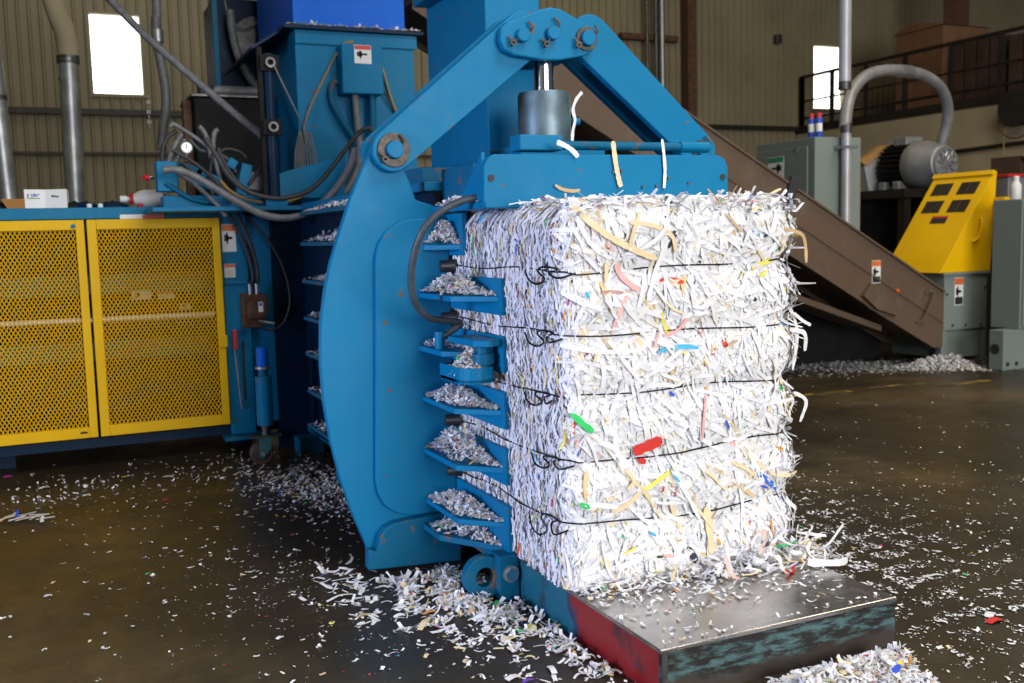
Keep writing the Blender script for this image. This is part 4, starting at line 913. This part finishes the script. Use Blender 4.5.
def surf(s, z, h):
    s = np.clip(s, 0, SL); px_ = np.interp(s, PS, PP[:, 0]); py_ = np.interp(s, PS, PP[:, 1]); nx = np.interp(s, PS, PN[:, 0]); ny = np.interp(s, PS, PN[:, 1])
    dz = np.min(np.abs(z[..., None]-np.array(WZ)), axis=-1)
    k = np.clip((s-(S_L-.35))/.4, 0.0, 1)
    kr = np.clip((s-S_F+.1)/.2, 0, 1)
    bul = (.019+.034*kr)*(1-np.exp(-(dz/.055)**2))*k+.012*bnoise(s, z)*k
    bul = bul+.030*np.sin(np.clip((s-S_L)/(S_F-S_L), 0, 1)*pi)
    zt_ = np.clip((z-(ZB1-.07))/.07, 0, 1.3); bul = bul-.05*zt_**2
    bul = bul-.035*np.clip((.30-z)/.12, 0, 1)*kr
    return np.stack([px_+nx*(bul+h), py_+ny*(bul+h), z+0*s], -1), np.stack([nx, ny, 0*nx], -1)
bale = thing('paper_bale', 'tall white bale of shredded paper tied with five black wires on the platform', 'bale', (.48, 1.2, .165))
# core
ns, nz = 200, 60; sg = np.linspace(0, SL, ns); zg = np.linspace(ZB0, ZB1, nz); SG, ZG = np.meshgrid(sg, zg, indexing='ij')
Pg, Ng = surf(SG, ZG, -.012+0*SG); V = Pg.reshape(-1, 3)
Fq = np.array([(i*nz+j, (i+1)*nz+j, (i+1)*nz+j+1, i*nz+j+1) for i in range(ns-1) for j in range(nz-1)])
cap = [(i*nz+nz-1, (i+1)*nz+nz-1, (ns-2-i)*nz+nz-1, (ns-1-i)*nz+nz-1) for i in range(ns//2-1)]
Fq = np.r_[Fq, np.array(cap)]
core = mesh_np('bale_core', V, Fq, np.tile([.66, .66, .70], (len(V), 1)), bale)
def strips(n, smin, smax, zmin, zmax, Lr, Wr, th_fn, hmax, roll_sd, colour=1.0, curl=.02, wig=.006, seg=6):
    s0 = rng.uniform(smin, smax, n); z0 = rng.uniform(zmin, zmax, n); L = rng.uniform(*Lr, n); Wd = rng.uniform(*Wr, n)
    th = th_fn(n); kap = rng.normal(0, 3.2, n); h0 = rng.uniform(0, 1, n)**1.6*hmax; rl = rng.normal(0, roll_sd, n); tw = rng.normal(0, .5, n)
    ph = rng.uniform(0, 6.28, n); cl = rng.exponential(curl, n)
    V = np.zeros((n, seg+1, 2, 3)); t = np.linspace(-.5, .5, seg+1)
    s = s0.copy(); z = z0.copy(); pts = []
    # integrate from the centre outwards
    S_ = np.zeros((n, seg+1)); Z_ = np.zeros((n, seg+1)); TH = th[:, None]+kap[:, None]*L[:, None]*t[None]
    ds = np.cos(TH)*L[:, None]/seg; dz = np.sin(TH)*L[:, None]/seg
    S_ = s0[:, None]+np.cumsum(ds, 1)-ds.sum(1)[:, None]/2; Z_ = np.clip(z0[:, None]+np.cumsum(dz, 1)-dz.sum(1)[:, None]/2, ZB0+.003, ZB1+.03)
    H = h0[:, None]+wig*np.sin(ph[:, None]+t[None]*7)+cl[:, None]*(2*np.abs(t[None]))**3
    Pm, Nm = surf(S_, Z_, np.maximum(H, -.006)); 
    tang = np.stack([-Nm[..., 1], Nm[..., 0], 0*Nm[..., 0]], -1)
    up = np.zeros_like(tang); up[..., 2] = 1
    per = tang*(-np.sin(TH))[..., None]+up*np.cos(TH)[..., None]
    ro = rl[:, None]+tw[:, None]*t[None]; wv = per*np.cos(ro)[..., None]+Nm*np.sin(ro)[..., None]
    hw = (Wd[:, None]/2*(1-.5*(2*np.abs(t[None]))**6))[..., None]
    V[:, :, 0] = Pm-wv*hw; V[:, :, 1] = Pm+wv*hw
    V[..., 2] = np.maximum(V[..., 2], ZB0)
    base = (np.arange(n)*(seg+1)*2)[:, None, None]; F1 = np.array([[2*i, 2*i+1, 2*i+3, 2*i+2] for i in range(seg)])[None]+base
    return V.reshape(-1, 3), F1.reshape(-1, 4), np.repeat(pcols(n, colour), (seg+1)*2, 0)
def merge(parts):
    V = []; Fm = []; Cm = []; o = 0
    for v, f, c in parts: V.append(v); Fm.append(f+o); Cm.append(c); o += len(v)
    return np.concatenate(V), np.concatenate(Fm), np.concatenate(Cm)
anyth = lambda n: np.where(rng.uniform(0, 1, n) < .62, rng.normal(1.95, .5, n), rng.normal(.1, .55, n))
vert = lambda n: pi/2+rng.normal(0, .20, n)
front = merge([strips(2000, S_L-.01, SL-.9, ZB0, ZB1, (.05, .14), (.026, .055), anyth, .006, .06, .30, .001, .003),
               strips(3800, S_L-.01, SL-.9, ZB0, ZB1, (.05, .16), (.011, .028), anyth, .011, .08, .45, .0015, .003),
               strips(1500, S_L, SL-.9, ZB0, ZB1, (.12, .30), (.010, .022), anyth, .014, .10, .5, .002, .004),
               strips(1800, S_L, SL-1.0, ZB0, ZB1, (.012, .05), (.005, .018), anyth, .014, .22, 1.2, .002),
               strips(260, S_L, SL-.9, ZB0, ZB1, (.06, .18), (.009, .018), anyth, .020, .35, .5, .010, .006)])
o = mesh_np('front_paper_strips', *front, bale); o['kind'] = 'stuff'
left = merge([strips(7500, .25, S_L+.02, ZB0, ZB1, (.025, .075), (.006, .012), vert, .012, .5, 1.1, .003, .003, 4), strips(1200, .3, S_L+.02, ZB0, ZB1, (.05, .12), (.007, .012), vert, .016, .35, 1.2, .003, .003, 5)])
o = mesh_np('side_paper_strips', *left, bale); o['kind'] = 'stuff'
rt = merge([strips(2200, S_F, SL-.45, ZB0, ZB1, (.05, .16), (.009, .019), anyth, .03, .3, .6, .006), strips(120, S_F-.02, SL-.9, ZB0+.1, ZB1, (.08, .16), (.009, .016), lambda n: 1.7+rng.normal(0, .6, n), .04, .4, .6, .03)])
o = mesh_np('right_paper_strips', *rt, bale); o['kind'] = 'stuff'
# loose strips over the top edge and at the foot
n = 700
tx = rng.uniform(.02, .97, n); ty = rng.uniform(.53, 1.0, n)
tf = flakes(tx, ty, ZB1+rng.uniform(-.03, .03, n)*1.0, rng.uniform(.04, .14, n), rng.uniform(.008, .016, n), rng.uniform(0, 6.28, n), rng.normal(0, .14, n), rng.normal(0, .3, n), rng.normal(0, .2, n), pcols(n, .8))
o = mesh_np('top_paper_strips', *tf, bale); o['kind'] = 'stuff'
# baling wires
for k, wz in enumerate(WZ):
    ss = np.linspace(.42, S_F+.5, 90); zz = wz+.006*np.sin(ss*9+k)+.012*np.sin(ss*2.3+k*2)*(ss > S_L); Pw, _ = surf(ss, zz, np.where(ss > S_L-.03, .0135, .013)+.0050*np.sin(ss*13+k*2)+.002*np.sin(ss*41))
    w = MB().tube([Vector(p) for p in Pw], .0030, 6, smooth=False).build('baling_wire', 'wire_black', bale, smooth=True)
    sk = S_L-.16+.03*sin(k*2.1); c0 = np.array([sk]); 
    loops = [(-.10, -.012), (-.05, -.040), (-.015, -.055), (.02, -.035), (.0, -.005), (.045, .012), (.09, .004), (.05, -.012), (.10, -.028), (.13, -.012)]
    j = np.array(loops); j[:, 1] *= rng.uniform(.7, 1.4); Pk, _ = surf(sk+j[:, 0]*rng.uniform(.8, 1.2), wz+j[:, 1], .024+.012*np.sin(np.arange(len(j))*1.7))
    MB().tube([Vector(p) for p in Pk], .0034, 6, 5).build('wire_twist', 'wire_black', w, smooth=True)

# individual conspicuous scraps on the bale (front face)
def ribbon(pts, w, mat, name, parent=None, side=None, thick=.0008):
    pts = [Vector(p) for p in pts]; c_ = catmull(pts, 5) if len(pts) > 2 else [pts[0].lerp(pts[1], t/4) for t in range(5)]; W0 = w; rr = random.Random(int(abs(pts[0].x*9973+pts[0].z*7919)*100)); b_ = MB(); v = []; n_ = len(c_)
    for i, p in enumerate(c_):
        d = (c_[min(i+1, n_-1)]-c_[max(i-1, 0)]).normalized(); nv = side if side is not None else Vector((0, -1, 0)); s_ = d.cross(nv).normalized(); nn_ = s_.cross(d); w = W0*(rr.uniform(.8, 1.1) if 0 < i < n_-1 else rr.uniform(.35, .9))
        v += [p-s_*w/2, p+s_*w/2, p+s_*w/2+nn_*thick, p-s_*w/2+nn_*thick]
    f = []
    for i in range(n_-1):
        for k in range(4): f.append((4*i+k, 4*i+(k+1) % 4, 4*i+4+(k+1) % 4, 4*i+4+k))
    f += [(3,2,1,0), (4*n_-4, 4*n_-3, 4*n_-2, 4*n_-1)]
    return b_.add(v, f).build(name, mat, parent, smooth=True)
def on_bale(px_, py_, h=.021):
    # point on the front skin of the bale seen at this pixel
    p = Py(px_, py_, .54)
    for _ in range(6):
        s = np.array([S_L+min(max(p.x, 0), .9)]); q, _n = surf(s, np.array([p.z]), np.array([h])); p = Py(px_, py_, float(q[0][1]))
    return p
SC = [('paper_cream', .022, [(572,206),(590,222),(612,238),(635,250),(657,259)]), ('paper_cream', .016, [(630,222),(655,226),(672,236),(676,252)]), ('paper_cream', .014, [(640,212),(635,228),(630,246)]),
      ('paper_pink', .020, [(616,264),(620,274),(630,284),(640,290)]), ('paper_cream', .016, [(607,262),(606,282)]), ('paper_white', .018, [(668,240),(656,270),(648,300)]), ('paper_white', .016, [(560,345),(600,352),(640,350)]),
      ('paper_green', .022, [(573,415),(582,423),(593,432)]), ('paper_red', .040, [(634,452),(648,446),(662,440)]), ('paper_red', .020, [(638,460),(646,462)]), ('paper_yellow', .018, [(752,268),(766,262),(778,258)]), ('paper_yellow', .020, [(760,276),(778,266)]),
      ('paper_cream', .018, [(640,492),(630,503),(612,512)]), ('paper_cream', .030, [(706,507),(710,530),(712,555)]), ('paper_cream', .014, [(626,470),(634,480),(628,490)]), ('paper_pink', .010, [(706,395),(704,420),(702,440)]), ('paper_pink', .012, [(688,318),(678,330),(664,336)]), ('paper_pink', .010, [(660,330),(654,348)]),
      ('paper_green', .014, [(570,414),(576,417)]), ('paper_green', .018, [(580,504),(590,508)]), ('paper_blue', .012, [(670,392),(674,396)]), ('paper_blue', .010, [(726,420),(730,430)]), ('paper_blue', .010, [(762,486),(768,488)]), ('paper_cyan', .008, [(674,475),(680,482)]), ('paper_cyan', .010, [(650,532),(656,536)]), ('paper_red', .008, [(664,486),(663,492)]),
      ('paper_tan', .012, [(727,214),(742,232)]), ('paper_cream', .014, [(758,250),(764,262),(752,268)]), ('paper_pink', .012, [(664,556),(674,556)]), ('paper_yellow', .010, [(624,554),(636,548)]), ('paper_orange', .010, [(771,520),(773,535)]), ('paper_cream', .012, [(600,348),(594,362)]), ('paper_tan', .010, [(738,340),(728,346)]),
      ('paper_cyan', .008, [(783,450),(786,470)]), ('paper_orange', .012, [(606,588),(622,583)]), ('paper_white', .016, [(752,330),(760,350),(764,372)]), ('paper_white', .016, [(700,520),(690,500),(672,470)]), ('paper_white', .014, [(735,470),(742,500),(742,530)])]
for mt, w_, pts in SC: ribbon([on_bale(*q) for q in pts], w_, mt, 'loose_strip', bale)
# flying strips at the right edge
for mt, w_, pts in (('paper_tan', .014, [(.90, .54, 1.40), (.985, .55, 1.38), (1.015, .56, 1.34), (1.02, .56, 1.27)]), ('paper_white', .018, [(.96, .58, 1.02), (1.03, .58, 1.0), (1.05, .60, .93)]), ('paper_white', .013, [(.98, .58, 1.08), (1.02, .58, 1.05), (1.06, .58, 1.03)]), ('paper_white', .016, [(.97, .57, .78), (1.03, .57, .74), (1.01, .58, .66)]),
                    ('paper_white', .015, [(.94, .60, 1.16), (1.01, .60, 1.02), (.99, .60, .86)]), ('paper_white', .013, [(.80, .56, 1.50), (.90, .58, 1.51), (.96, .60, 1.545)]), ('paper_cream', .010, [(.82, .60, 1.50), (.91, .62, 1.535), (.95, .62, 1.55)]), ('paper_white', .022, [(.62, .56, 1.47), (.70, .56, 1.50), (.76, .56, 1.535)]),
                    ('paper_white', .012, [(.95, .50, .20), (1.02, .45, .20), (1.10, .44, .28)]), ('paper_white', .03, [(.86, .36, .19), (.96, .32, .185), (1.02, .33, .182)])):
    ribbon(pts, w_, mt, 'flying_strip', bale)

# ---- heaps of shreds on ribs, ledges and floor
def heap(label_, poly_fn, n, z0, hgt, L=(.012, .04), Wd=(.004, .011), colour=1.2, name='shred_heap', dust_tone=1.0, group=None):
    """poly_fn(n) gives x, y and a 0..1 height factor"""
    x, y, h = poly_fn(n); n = len(x); z = z0+.002+h*hgt*rng.uniform(.35, 1, n)
    q = flakes(x, y, z+.003, rng.uniform(*L, n), rng.uniform(*Wd, n), rng.uniform(0, 6.28, n), rng.normal(0, .45, n)*np.clip(h*2+.15, 0, 1), rng.normal(0, .5, n)*np.clip(h*2+.15, 0, 1), rng.normal(0, .2, n), pcols(n, colour)*dust_tone)
    q[0][:, 2] = np.maximum(q[0][:, 2], z0+.001)
    o = mesh_np(name, *q, None, (float(x.mean()), float(y.mean()), z0)); tag(o, label_, 'paper shreds', group, 'stuff'); return o
def rib_fn(x0, x1, y0, y1, taper=.15):
    def f(n):
        u = rng.uniform(0, 1, n); v = rng.uniform(0, 1, n); y = y0+(y1-y0)*v
        lim = x0+(x1-x0)*np.clip(1-(y-y0)/taper, 0, 1)**1.0
        x = lim+(x1-lim)*u; h = np.clip(1.3*np.exp(-((v-.55)/.33)**2)*np.sin(np.clip(u, .02, .98)*pi)**.6, 0, 1); return x, y, h
    return f
names_ = ['lowest', 'second lowest', 'third from below', 'fourth from below', 'second highest', 'highest']
for k, rz in enumerate(RZ):
    if k == 3: continue
    y0 = 1.08 if k < 5 else 1.44
    heap('heap of white paper shreds on the %s front rib beside the bale' % names_[k], rib_fn(-.165, -.035, y0, 1.575), 1000 if k < 5 else 520, rz, [.05, .11, .055, .06, .075, .095][k], L=(.008, .034), Wd=(.004, .012), group='shred heaps on the front ribs')
heap('mound of paper shreds in the round bracket tray at the bale side', lambda n: (lambda a, r_: (-.115+.07*r_*np.cos(a), 1.16+.10*r_*np.sin(a), np.clip(1-r_*.8, 0, 1)))(rng.uniform(0, 6.28, n), np.sqrt(rng.uniform(0, 1, n))), 800, .862, .13)
heap('scattered shreds on the fourth rib under the hose end', rib_fn(-.172, -.035, 1.30, 1.575), 220, .95, .02, group='shred heaps on the front ribs')
heap('shreds piled on the flat flange at the chamber foot', rib_fn(-.19, -.035, 1.10, 1.50, .25), 420, .19, .05)
for k, rz in enumerate(RR[:-1]):
    heap('dim row of shreds on rear rib, number %d from the floor, behind the clamp' % (k+1), rib_fn(-.19, -.035, 2.2, 3.6, .05), 420, rz, .04 if k < 5 else .06, L=(.015, .05), Wd=(.006, .014), group='shreds on the rear ribs')
heap('flat layer of shreds on the top rear ledge behind the curved clamp', rib_fn(-.19, -.04, 2.2, 3.55, .05), 300, RR[-1], .03, group='shreds on the rear ribs')
heap('shreds lying on the blue top ledge left of the front plate', rib_fn(-.088, -.01, 1.07, 1.56, .02), 260, 1.53, .03)
heap('paper scraps along the hopper rim flange', lambda n: (rng.uniform(-.06, .84, n), HY-.04+.05*rng.uniform(0, 1, n), rng.uniform(0, .5, n)*np.clip(rng.normal(0.3, .3, n), 0, 1)), 150, 2.805, .05, L=(.02, .06), Wd=(.01, .02))
heap('scrap paper on the platform top around the bale foot', lambda n: (rng.uniform(.01, .92, n), .56-np.abs(rng.exponential(.16, n)).clip(0, .53), 0*rng.uniform(0, 1, n)+.03), 620, .165, .03, L=(.004, .034), Wd=(.003, .012))
heap('drift of loose shreds banked against the right foot of the bale', lambda n: (rng.normal(.78, .16, n).clip(.3, 1.0), .56-np.abs(rng.normal(0, .09, n)), np.clip(rng.exponential(.4, n), 0, 1)), 380, .165, .09, L=(.03, .12), Wd=(.007, .016))
heap('drift of loose shreds banked against the left foot of the bale', lambda n: (rng.uniform(.02, .6, n), .555-np.abs(rng.normal(0, .05, n)), np.clip(rng.exponential(.35, n), 0, 1)), 300, .165, .07, L=(.02, .08), Wd=(.006, .014))

def gauss_fn(cx, cy, sx_, sy_, rot=0, hp=1.5):
    def f(n):
        a, b_ = rng.normal(0, 1, n), rng.normal(0, 1, n); x = cx+cos(rot)*a*sx_-sin(rot)*b_*sy_; y = cy+sin(rot)*a*sx_+cos(rot)*b_*sy_
        return x, y, np.exp(-(a*a+b_*b_)*.5*hp)*rng.uniform(.1, 1, n)
    return f
def strip_fn(x0, y0, x1, y1, sd, hk=1.0):
    def f(n):
        t = rng.uniform(0, 1, n); d = rng.normal(0, sd, n); L_ = math.hypot(x1-x0, y1-y0); nx, ny = -(y1-y0)/L_, (x1-x0)/L_
        return x0+(x1-x0)*t+nx*d, y0+(y1-y0)*t+ny*d, np.exp(-(d/sd)**2)*hk*rng.uniform(.1, 1, n)
    return f
pw_ = [(rng.uniform(8, 34), rng.uniform(8, 34), rng.uniform(0, 6.28), rng.uniform(0, 6.28)) for _ in range(7)]
def patchy(x, y):
    o = 0
    for a, b_, c_, d in pw_: o = o+np.sin(a*x+b_*y+c_)*np.sin(b_*x-a*y+d)
    return rng.uniform(0, 1, len(x)) < np.clip(.42+.55*o, .06, 1)
def keep(fn, test, patch=True):
    def f(n):
        x, y, h = fn(n); k = test(x, y)
        if patch: k = k & patchy(x, y)
        return x[k], y[k], h[k]
    return f
offplat = lambda x, y: ~((x > -.02) & (x < .95) & (y > -.02) & (y < 1.6)) & ~((x > -.13) & (x < .0) & (y > .97) & (y < 1.1)) & ~((x > -.42) & (y > 1.5) & (x < 0) & (y < 2.0))
pA = Pz(430, 600, 0); 
heap('thick drift of white shreds on the floor beside the hinge and platform', keep(gauss_fn(-.19, 1.08, .13, .30, 0), offplat), 3300, 0, .055, L=(.006, .048), Wd=(.003, .014), colour=1.3, name='floor_shreds')
heap('band of shreds on the floor along the red platform side', keep(strip_fn(-.07, 1.0, -.04, .05, .05), offplat), 700, 0, .03, L=(.012, .05), Wd=(.005, .014), colour=1.2, name='floor_shreds')
heap('shreds fanned out on the floor below the curved clamp', keep(gauss_fn(-.33, 1.28, .16, .22, .3), offplat), 620, 0, .02, L=(.015, .09), Wd=(.006, .02), colour=1.2, name='floor_shreds')
e0, e1 = Pz(800, 700, 0), Pz(905, 668, 0)
heap('white shred pile in front of the right end of the platform', keep(strip_fn(e0.x, e0.y, e1.x, e1.y, .060, 1.0), offplat, False), 2800, 0, .085, L=(.008, .055), Wd=(.004, .018), colour=.9, name='floor_shreds')
heap('white shreds heaped at the foot of the shredder', keep(gauss_fn(6.45, 4.82, .34, .13, -.55), lambda x, y: (y < 5.0) & ~((x > 6.55) & (y > 4.28)), False), 2600, 0, .13, L=(.02, .08), Wd=(.01, .03), colour=.3, dust_tone=.8, name='floor_shreds')
heap('dark grey drift of shreds under the conveyor', gauss_fn(5.7, 5.30, .7, .26, -.45), 1500, 0, .02, L=(.02, .07), Wd=(.01, .025), colour=.3, dust_tone=.35, name='floor_shreds')  # paper colours scaled down evenly to a dark grey
heap('dim litter of shreds behind the caster jack', gauss_fn(-.25, 3.1, .18, .45, .2), 1500, 0, .02, L=(.008, .035), Wd=(.005, .014), colour=1.6, name='floor_shreds')
heap('thin litter strewn along the foot of the mesh doors', strip_fn(-1.9, 3.9, -.45, 3.7, .35), 260, 0, .008, L=(.005, .03), Wd=(.004, .012), colour=1.6, name='floor_shreds')
# general litter
def litter(lb, fns, L, Wd, colour):
    X, Y = [], []
    for f, n in fns:
        x, y, _ = f(n); X.append(x); Y.append(y)
    x = np.concatenate(X); y = np.concatenate(Y); k = offplat(x, y) & patchy(x, y) & (y < 5.0) & (y > -2.2); x, y = x[k], y[k]; n = len(x)
    sz = rng.uniform(0, 1, n)**4.0
    q = flakes(x, y, .004+0*x, L[0]+(L[1]-L[0])*sz, Wd[0]+(Wd[1]-Wd[0])*sz*rng.uniform(.5, 1, n), rng.uniform(0, 6.28, n), rng.normal(0, .08, n), rng.normal(0, .12, n), np.abs(rng.normal(0, .12, n)), pcols(n, colour))
    q[0][:, 2] = np.maximum(q[0][:, 2], .001)
    tag(mesh_np('floor_litter', *q, None, (float(x.mean()), float(y.mean()), 0)), lb, 'paper litter', None, 'stuff')
litter('fine paper litter scattered over the dark floor at the left', [(gauss_fn(-.50, 1.3, .28, .6, .4), 3000), (gauss_fn(-1.0, 1.6, .8, 1.2), 1400), (gauss_fn(-1.2, 2.6, .7, .8), 450)], (.002, .028), (.002, .014), 1.2)
litter('fine paper litter scattered over the brown floor right of the bale', [(gauss_fn(1.40, .85, .30, .65, -.2), 7500), (gauss_fn(1.7, .5, .8, .9), 5200), (gauss_fn(3.0, 1.6, 1.0, 1.2), 900), (gauss_fn(4.5, 3.0, 1.4, 1.0), 260)], (.0035, .030), (.003, .015), .4)

# ---- single scraps one can point at on the floor
def scrap(px_, py_, L, w_, yaw, mat, lb, cat='paper scrap', z=.004, bow=.15):
    c = Pz(px_, py_, z); d = Vector((cos(yaw), sin(yaw), 0))
    o = ribbon([c-d*L/2+Vector((0, 0, .001)), c+Vector((0, 0, L*bow*.5+.002)), c+d*L/2+Vector((0, 0, .001))], w_, mat, 'paper_scrap', None, Vector((0, 0, 1)), .001)
    tag(o, lb, cat)
for a in ((994, 621, .07, .035, .1, 'paper_red', 'red and white torn scrap on the brown floor at the right'), (990, 615, .06, .03, .5, 'paper_white', 'white flap folded over the red scrap at the right'),
          (942, 622, .035, .016, 2.3, 'paper_white', 'lone white chip on the floor right of the platform corner'), (936, 576, .07, .012, -.3, 'paper_white', 'curled white strip on the floor up from the platform corner'), (902, 579, .045, .014, 1.9, 'paper_white', 'white sliver just above the platform corner'),
          (497, 603, .06, .016, .9, 'paper_green', 'bright green curl among shreds below the hinge lug'), (511, 618, .04, .012, 1.3, 'paper_green', 'small green scrap right of the green curl'), (430, 613, .06, .018, .1, 'paper_orange', 'orange-brown card scrap in the drift below the clamp'), (425, 624, .12, .022, .9, 'paper_cream', 'long cream strip on the floor below the clamp'),
          (365, 616, .07, .014, 0, 'paper_tan', 'tan card strip left of the long cream strip'), (455, 596, .06, .016, -.2, 'paper_yellow', 'yellow wrapper strip left of the hinge lug'), (508, 640, .06, .03, .5, 'paper_cream', 'cream scrap on the floor near the platform side'), (532, 627, .05, .028, 1.2, 'paper_yellow', 'pale yellow scrap beside the blue platform side'),
          (513, 678, .05, .028, .2, 'paper_white', 'white torn piece at the bottom edge of the picture'), (528, 681, .04, .014, .1, 'paper_violet', 'violet scrap at the bottom edge next to the white piece'), (552, 670, .06, .022, 1.4, 'paper_white', 'white upright strip at the bottom left of the platform'),
          (8, 477, .05, .03, .1, 'paper_magenta', 'magenta scrap on the floor in front of the left mesh door'), (124, 477, .025, .014, 0, 'paper_yellow', 'tiny yellow-green scrap on the floor before the mesh doors'), (168, 477, .07, .02, -.3, 'paper_white', 'white bent strip on the floor before the mesh doors'), (223, 478, .05, .03, 1.0, 'paper_white', 'white scrap on the floor left of the caster'),
          (166, 500, .03, .018, .2, 'paper_red', 'dark red scrap in the middle of the left floor'), (148, 574, .022, .01, .2, 'paper_green', 'small green chip on the bare left floor'), (48, 596, .03, .018, .1, 'paper_white', 'white chip on the bare floor at the lower left'), (280, 638, .03, .018, .5, 'paper_white', 'white chip on the lower middle floor'),
          (14, 497, .03, .016, .2, 'paper_white', 'white chip above the paper clump at the left edge'), (44, 488, .06, .03, .4, 'paper_white', 'pale scrap under the left mesh door'), (357, 584, .11, .016, 1.2, 'paper_white', 'curved white strip standing up left of the shred drift'), (340, 598, .12, .014, .3, 'paper_white', 'long white strip at the left end of the shred drift'),
          (881, 546, .02, .012, 0, 'paper_magenta', 'tiny magenta speck on the floor right of the bale')):
    scrap(*a)
sc = thing('crayon_wrapper', 'blue and yellow pointed scrap on the white pile at bottom right', 'paper scrap', Pz(898, 668, .07))
c = Pz(898, 668, .075); ribbon([c+Vector((-.035, -.02, 0)), c+Vector((.01, .005, .006))], .022, 'paper_blue', 'blue_part', sc, Vector((0, 0, 1)), .002); ribbon([c+Vector((.01, .005, .006)), c+Vector((.032, .018, .008))], .014, 'paper_yellow', 'yellow_tip', sc, Vector((0, 0, 1)), .002)
# clump of strips at the left edge
cp_ = thing('paper_clump', 'flat bundle of white strips crossed by a blue one at the left edge', 'paper scrap', Pz(22, 518, 0))
for k in range(14):
    q = Pz(4+3.2*k, 521-(k % 4)*2.2, .006+.004*(k % 4)); a = random.uniform(-.5, .5) if k % 3 else random.uniform(.9, 1.6); d = Vector((cos(a), sin(a), random.uniform(-.1, .2)))*random.uniform(.03, .07)
    q.z = max(q.z, .012+abs(d.z)); ribbon([q-d, q, q+d], .018, 'paper_white' if k % 5 else 'paper_cream', 'strip', cp_, Vector((0, 0, 1)))
q = Pz(17, 514, .03); ribbon([q+Vector((0, -.035, -.01)), q, q+Vector((.004, .05, .01))], .014, 'paper_blue', 'blue_strip', cp_, Vector((0, 0, 1)))

# ---- strips hanging on the press head
def hang(px_pts, y, w_, mat, lb):
    o = ribbon([Py(a, b_, y) for a, b_ in px_pts], w_, mat, 'hanging_strip', None); tag(o, lb, 'paper strip')
hang([(613,141), (614,150), (616,165), (619,180), (621,187)], 1.02, .022, 'paper_cream', 'cream strip hanging over the blue front plate')
hang([(662,139), (664,155), (665,172), (664,188)], 1.02, .014, 'paper_white', 'white strip hanging down the front plate near its right end')
hang([(557,142), (566,146), (573,151), (578,157)], 1.02, .020, 'paper_white', 'white strip slanting over the top edge of the front plate')
hang([(582,92), (576,100), (573,110), (575,120), (573,130), (572,144)], 1.57, .016, 'paper_white', 'crinkled white strip dangling beside the lift cylinder')
hang([(555,185), (562,189), (572,191), (580,190)], 1.015, .014, 'paper_tan', 'tan shred stuck to the lower edge of the front plate')
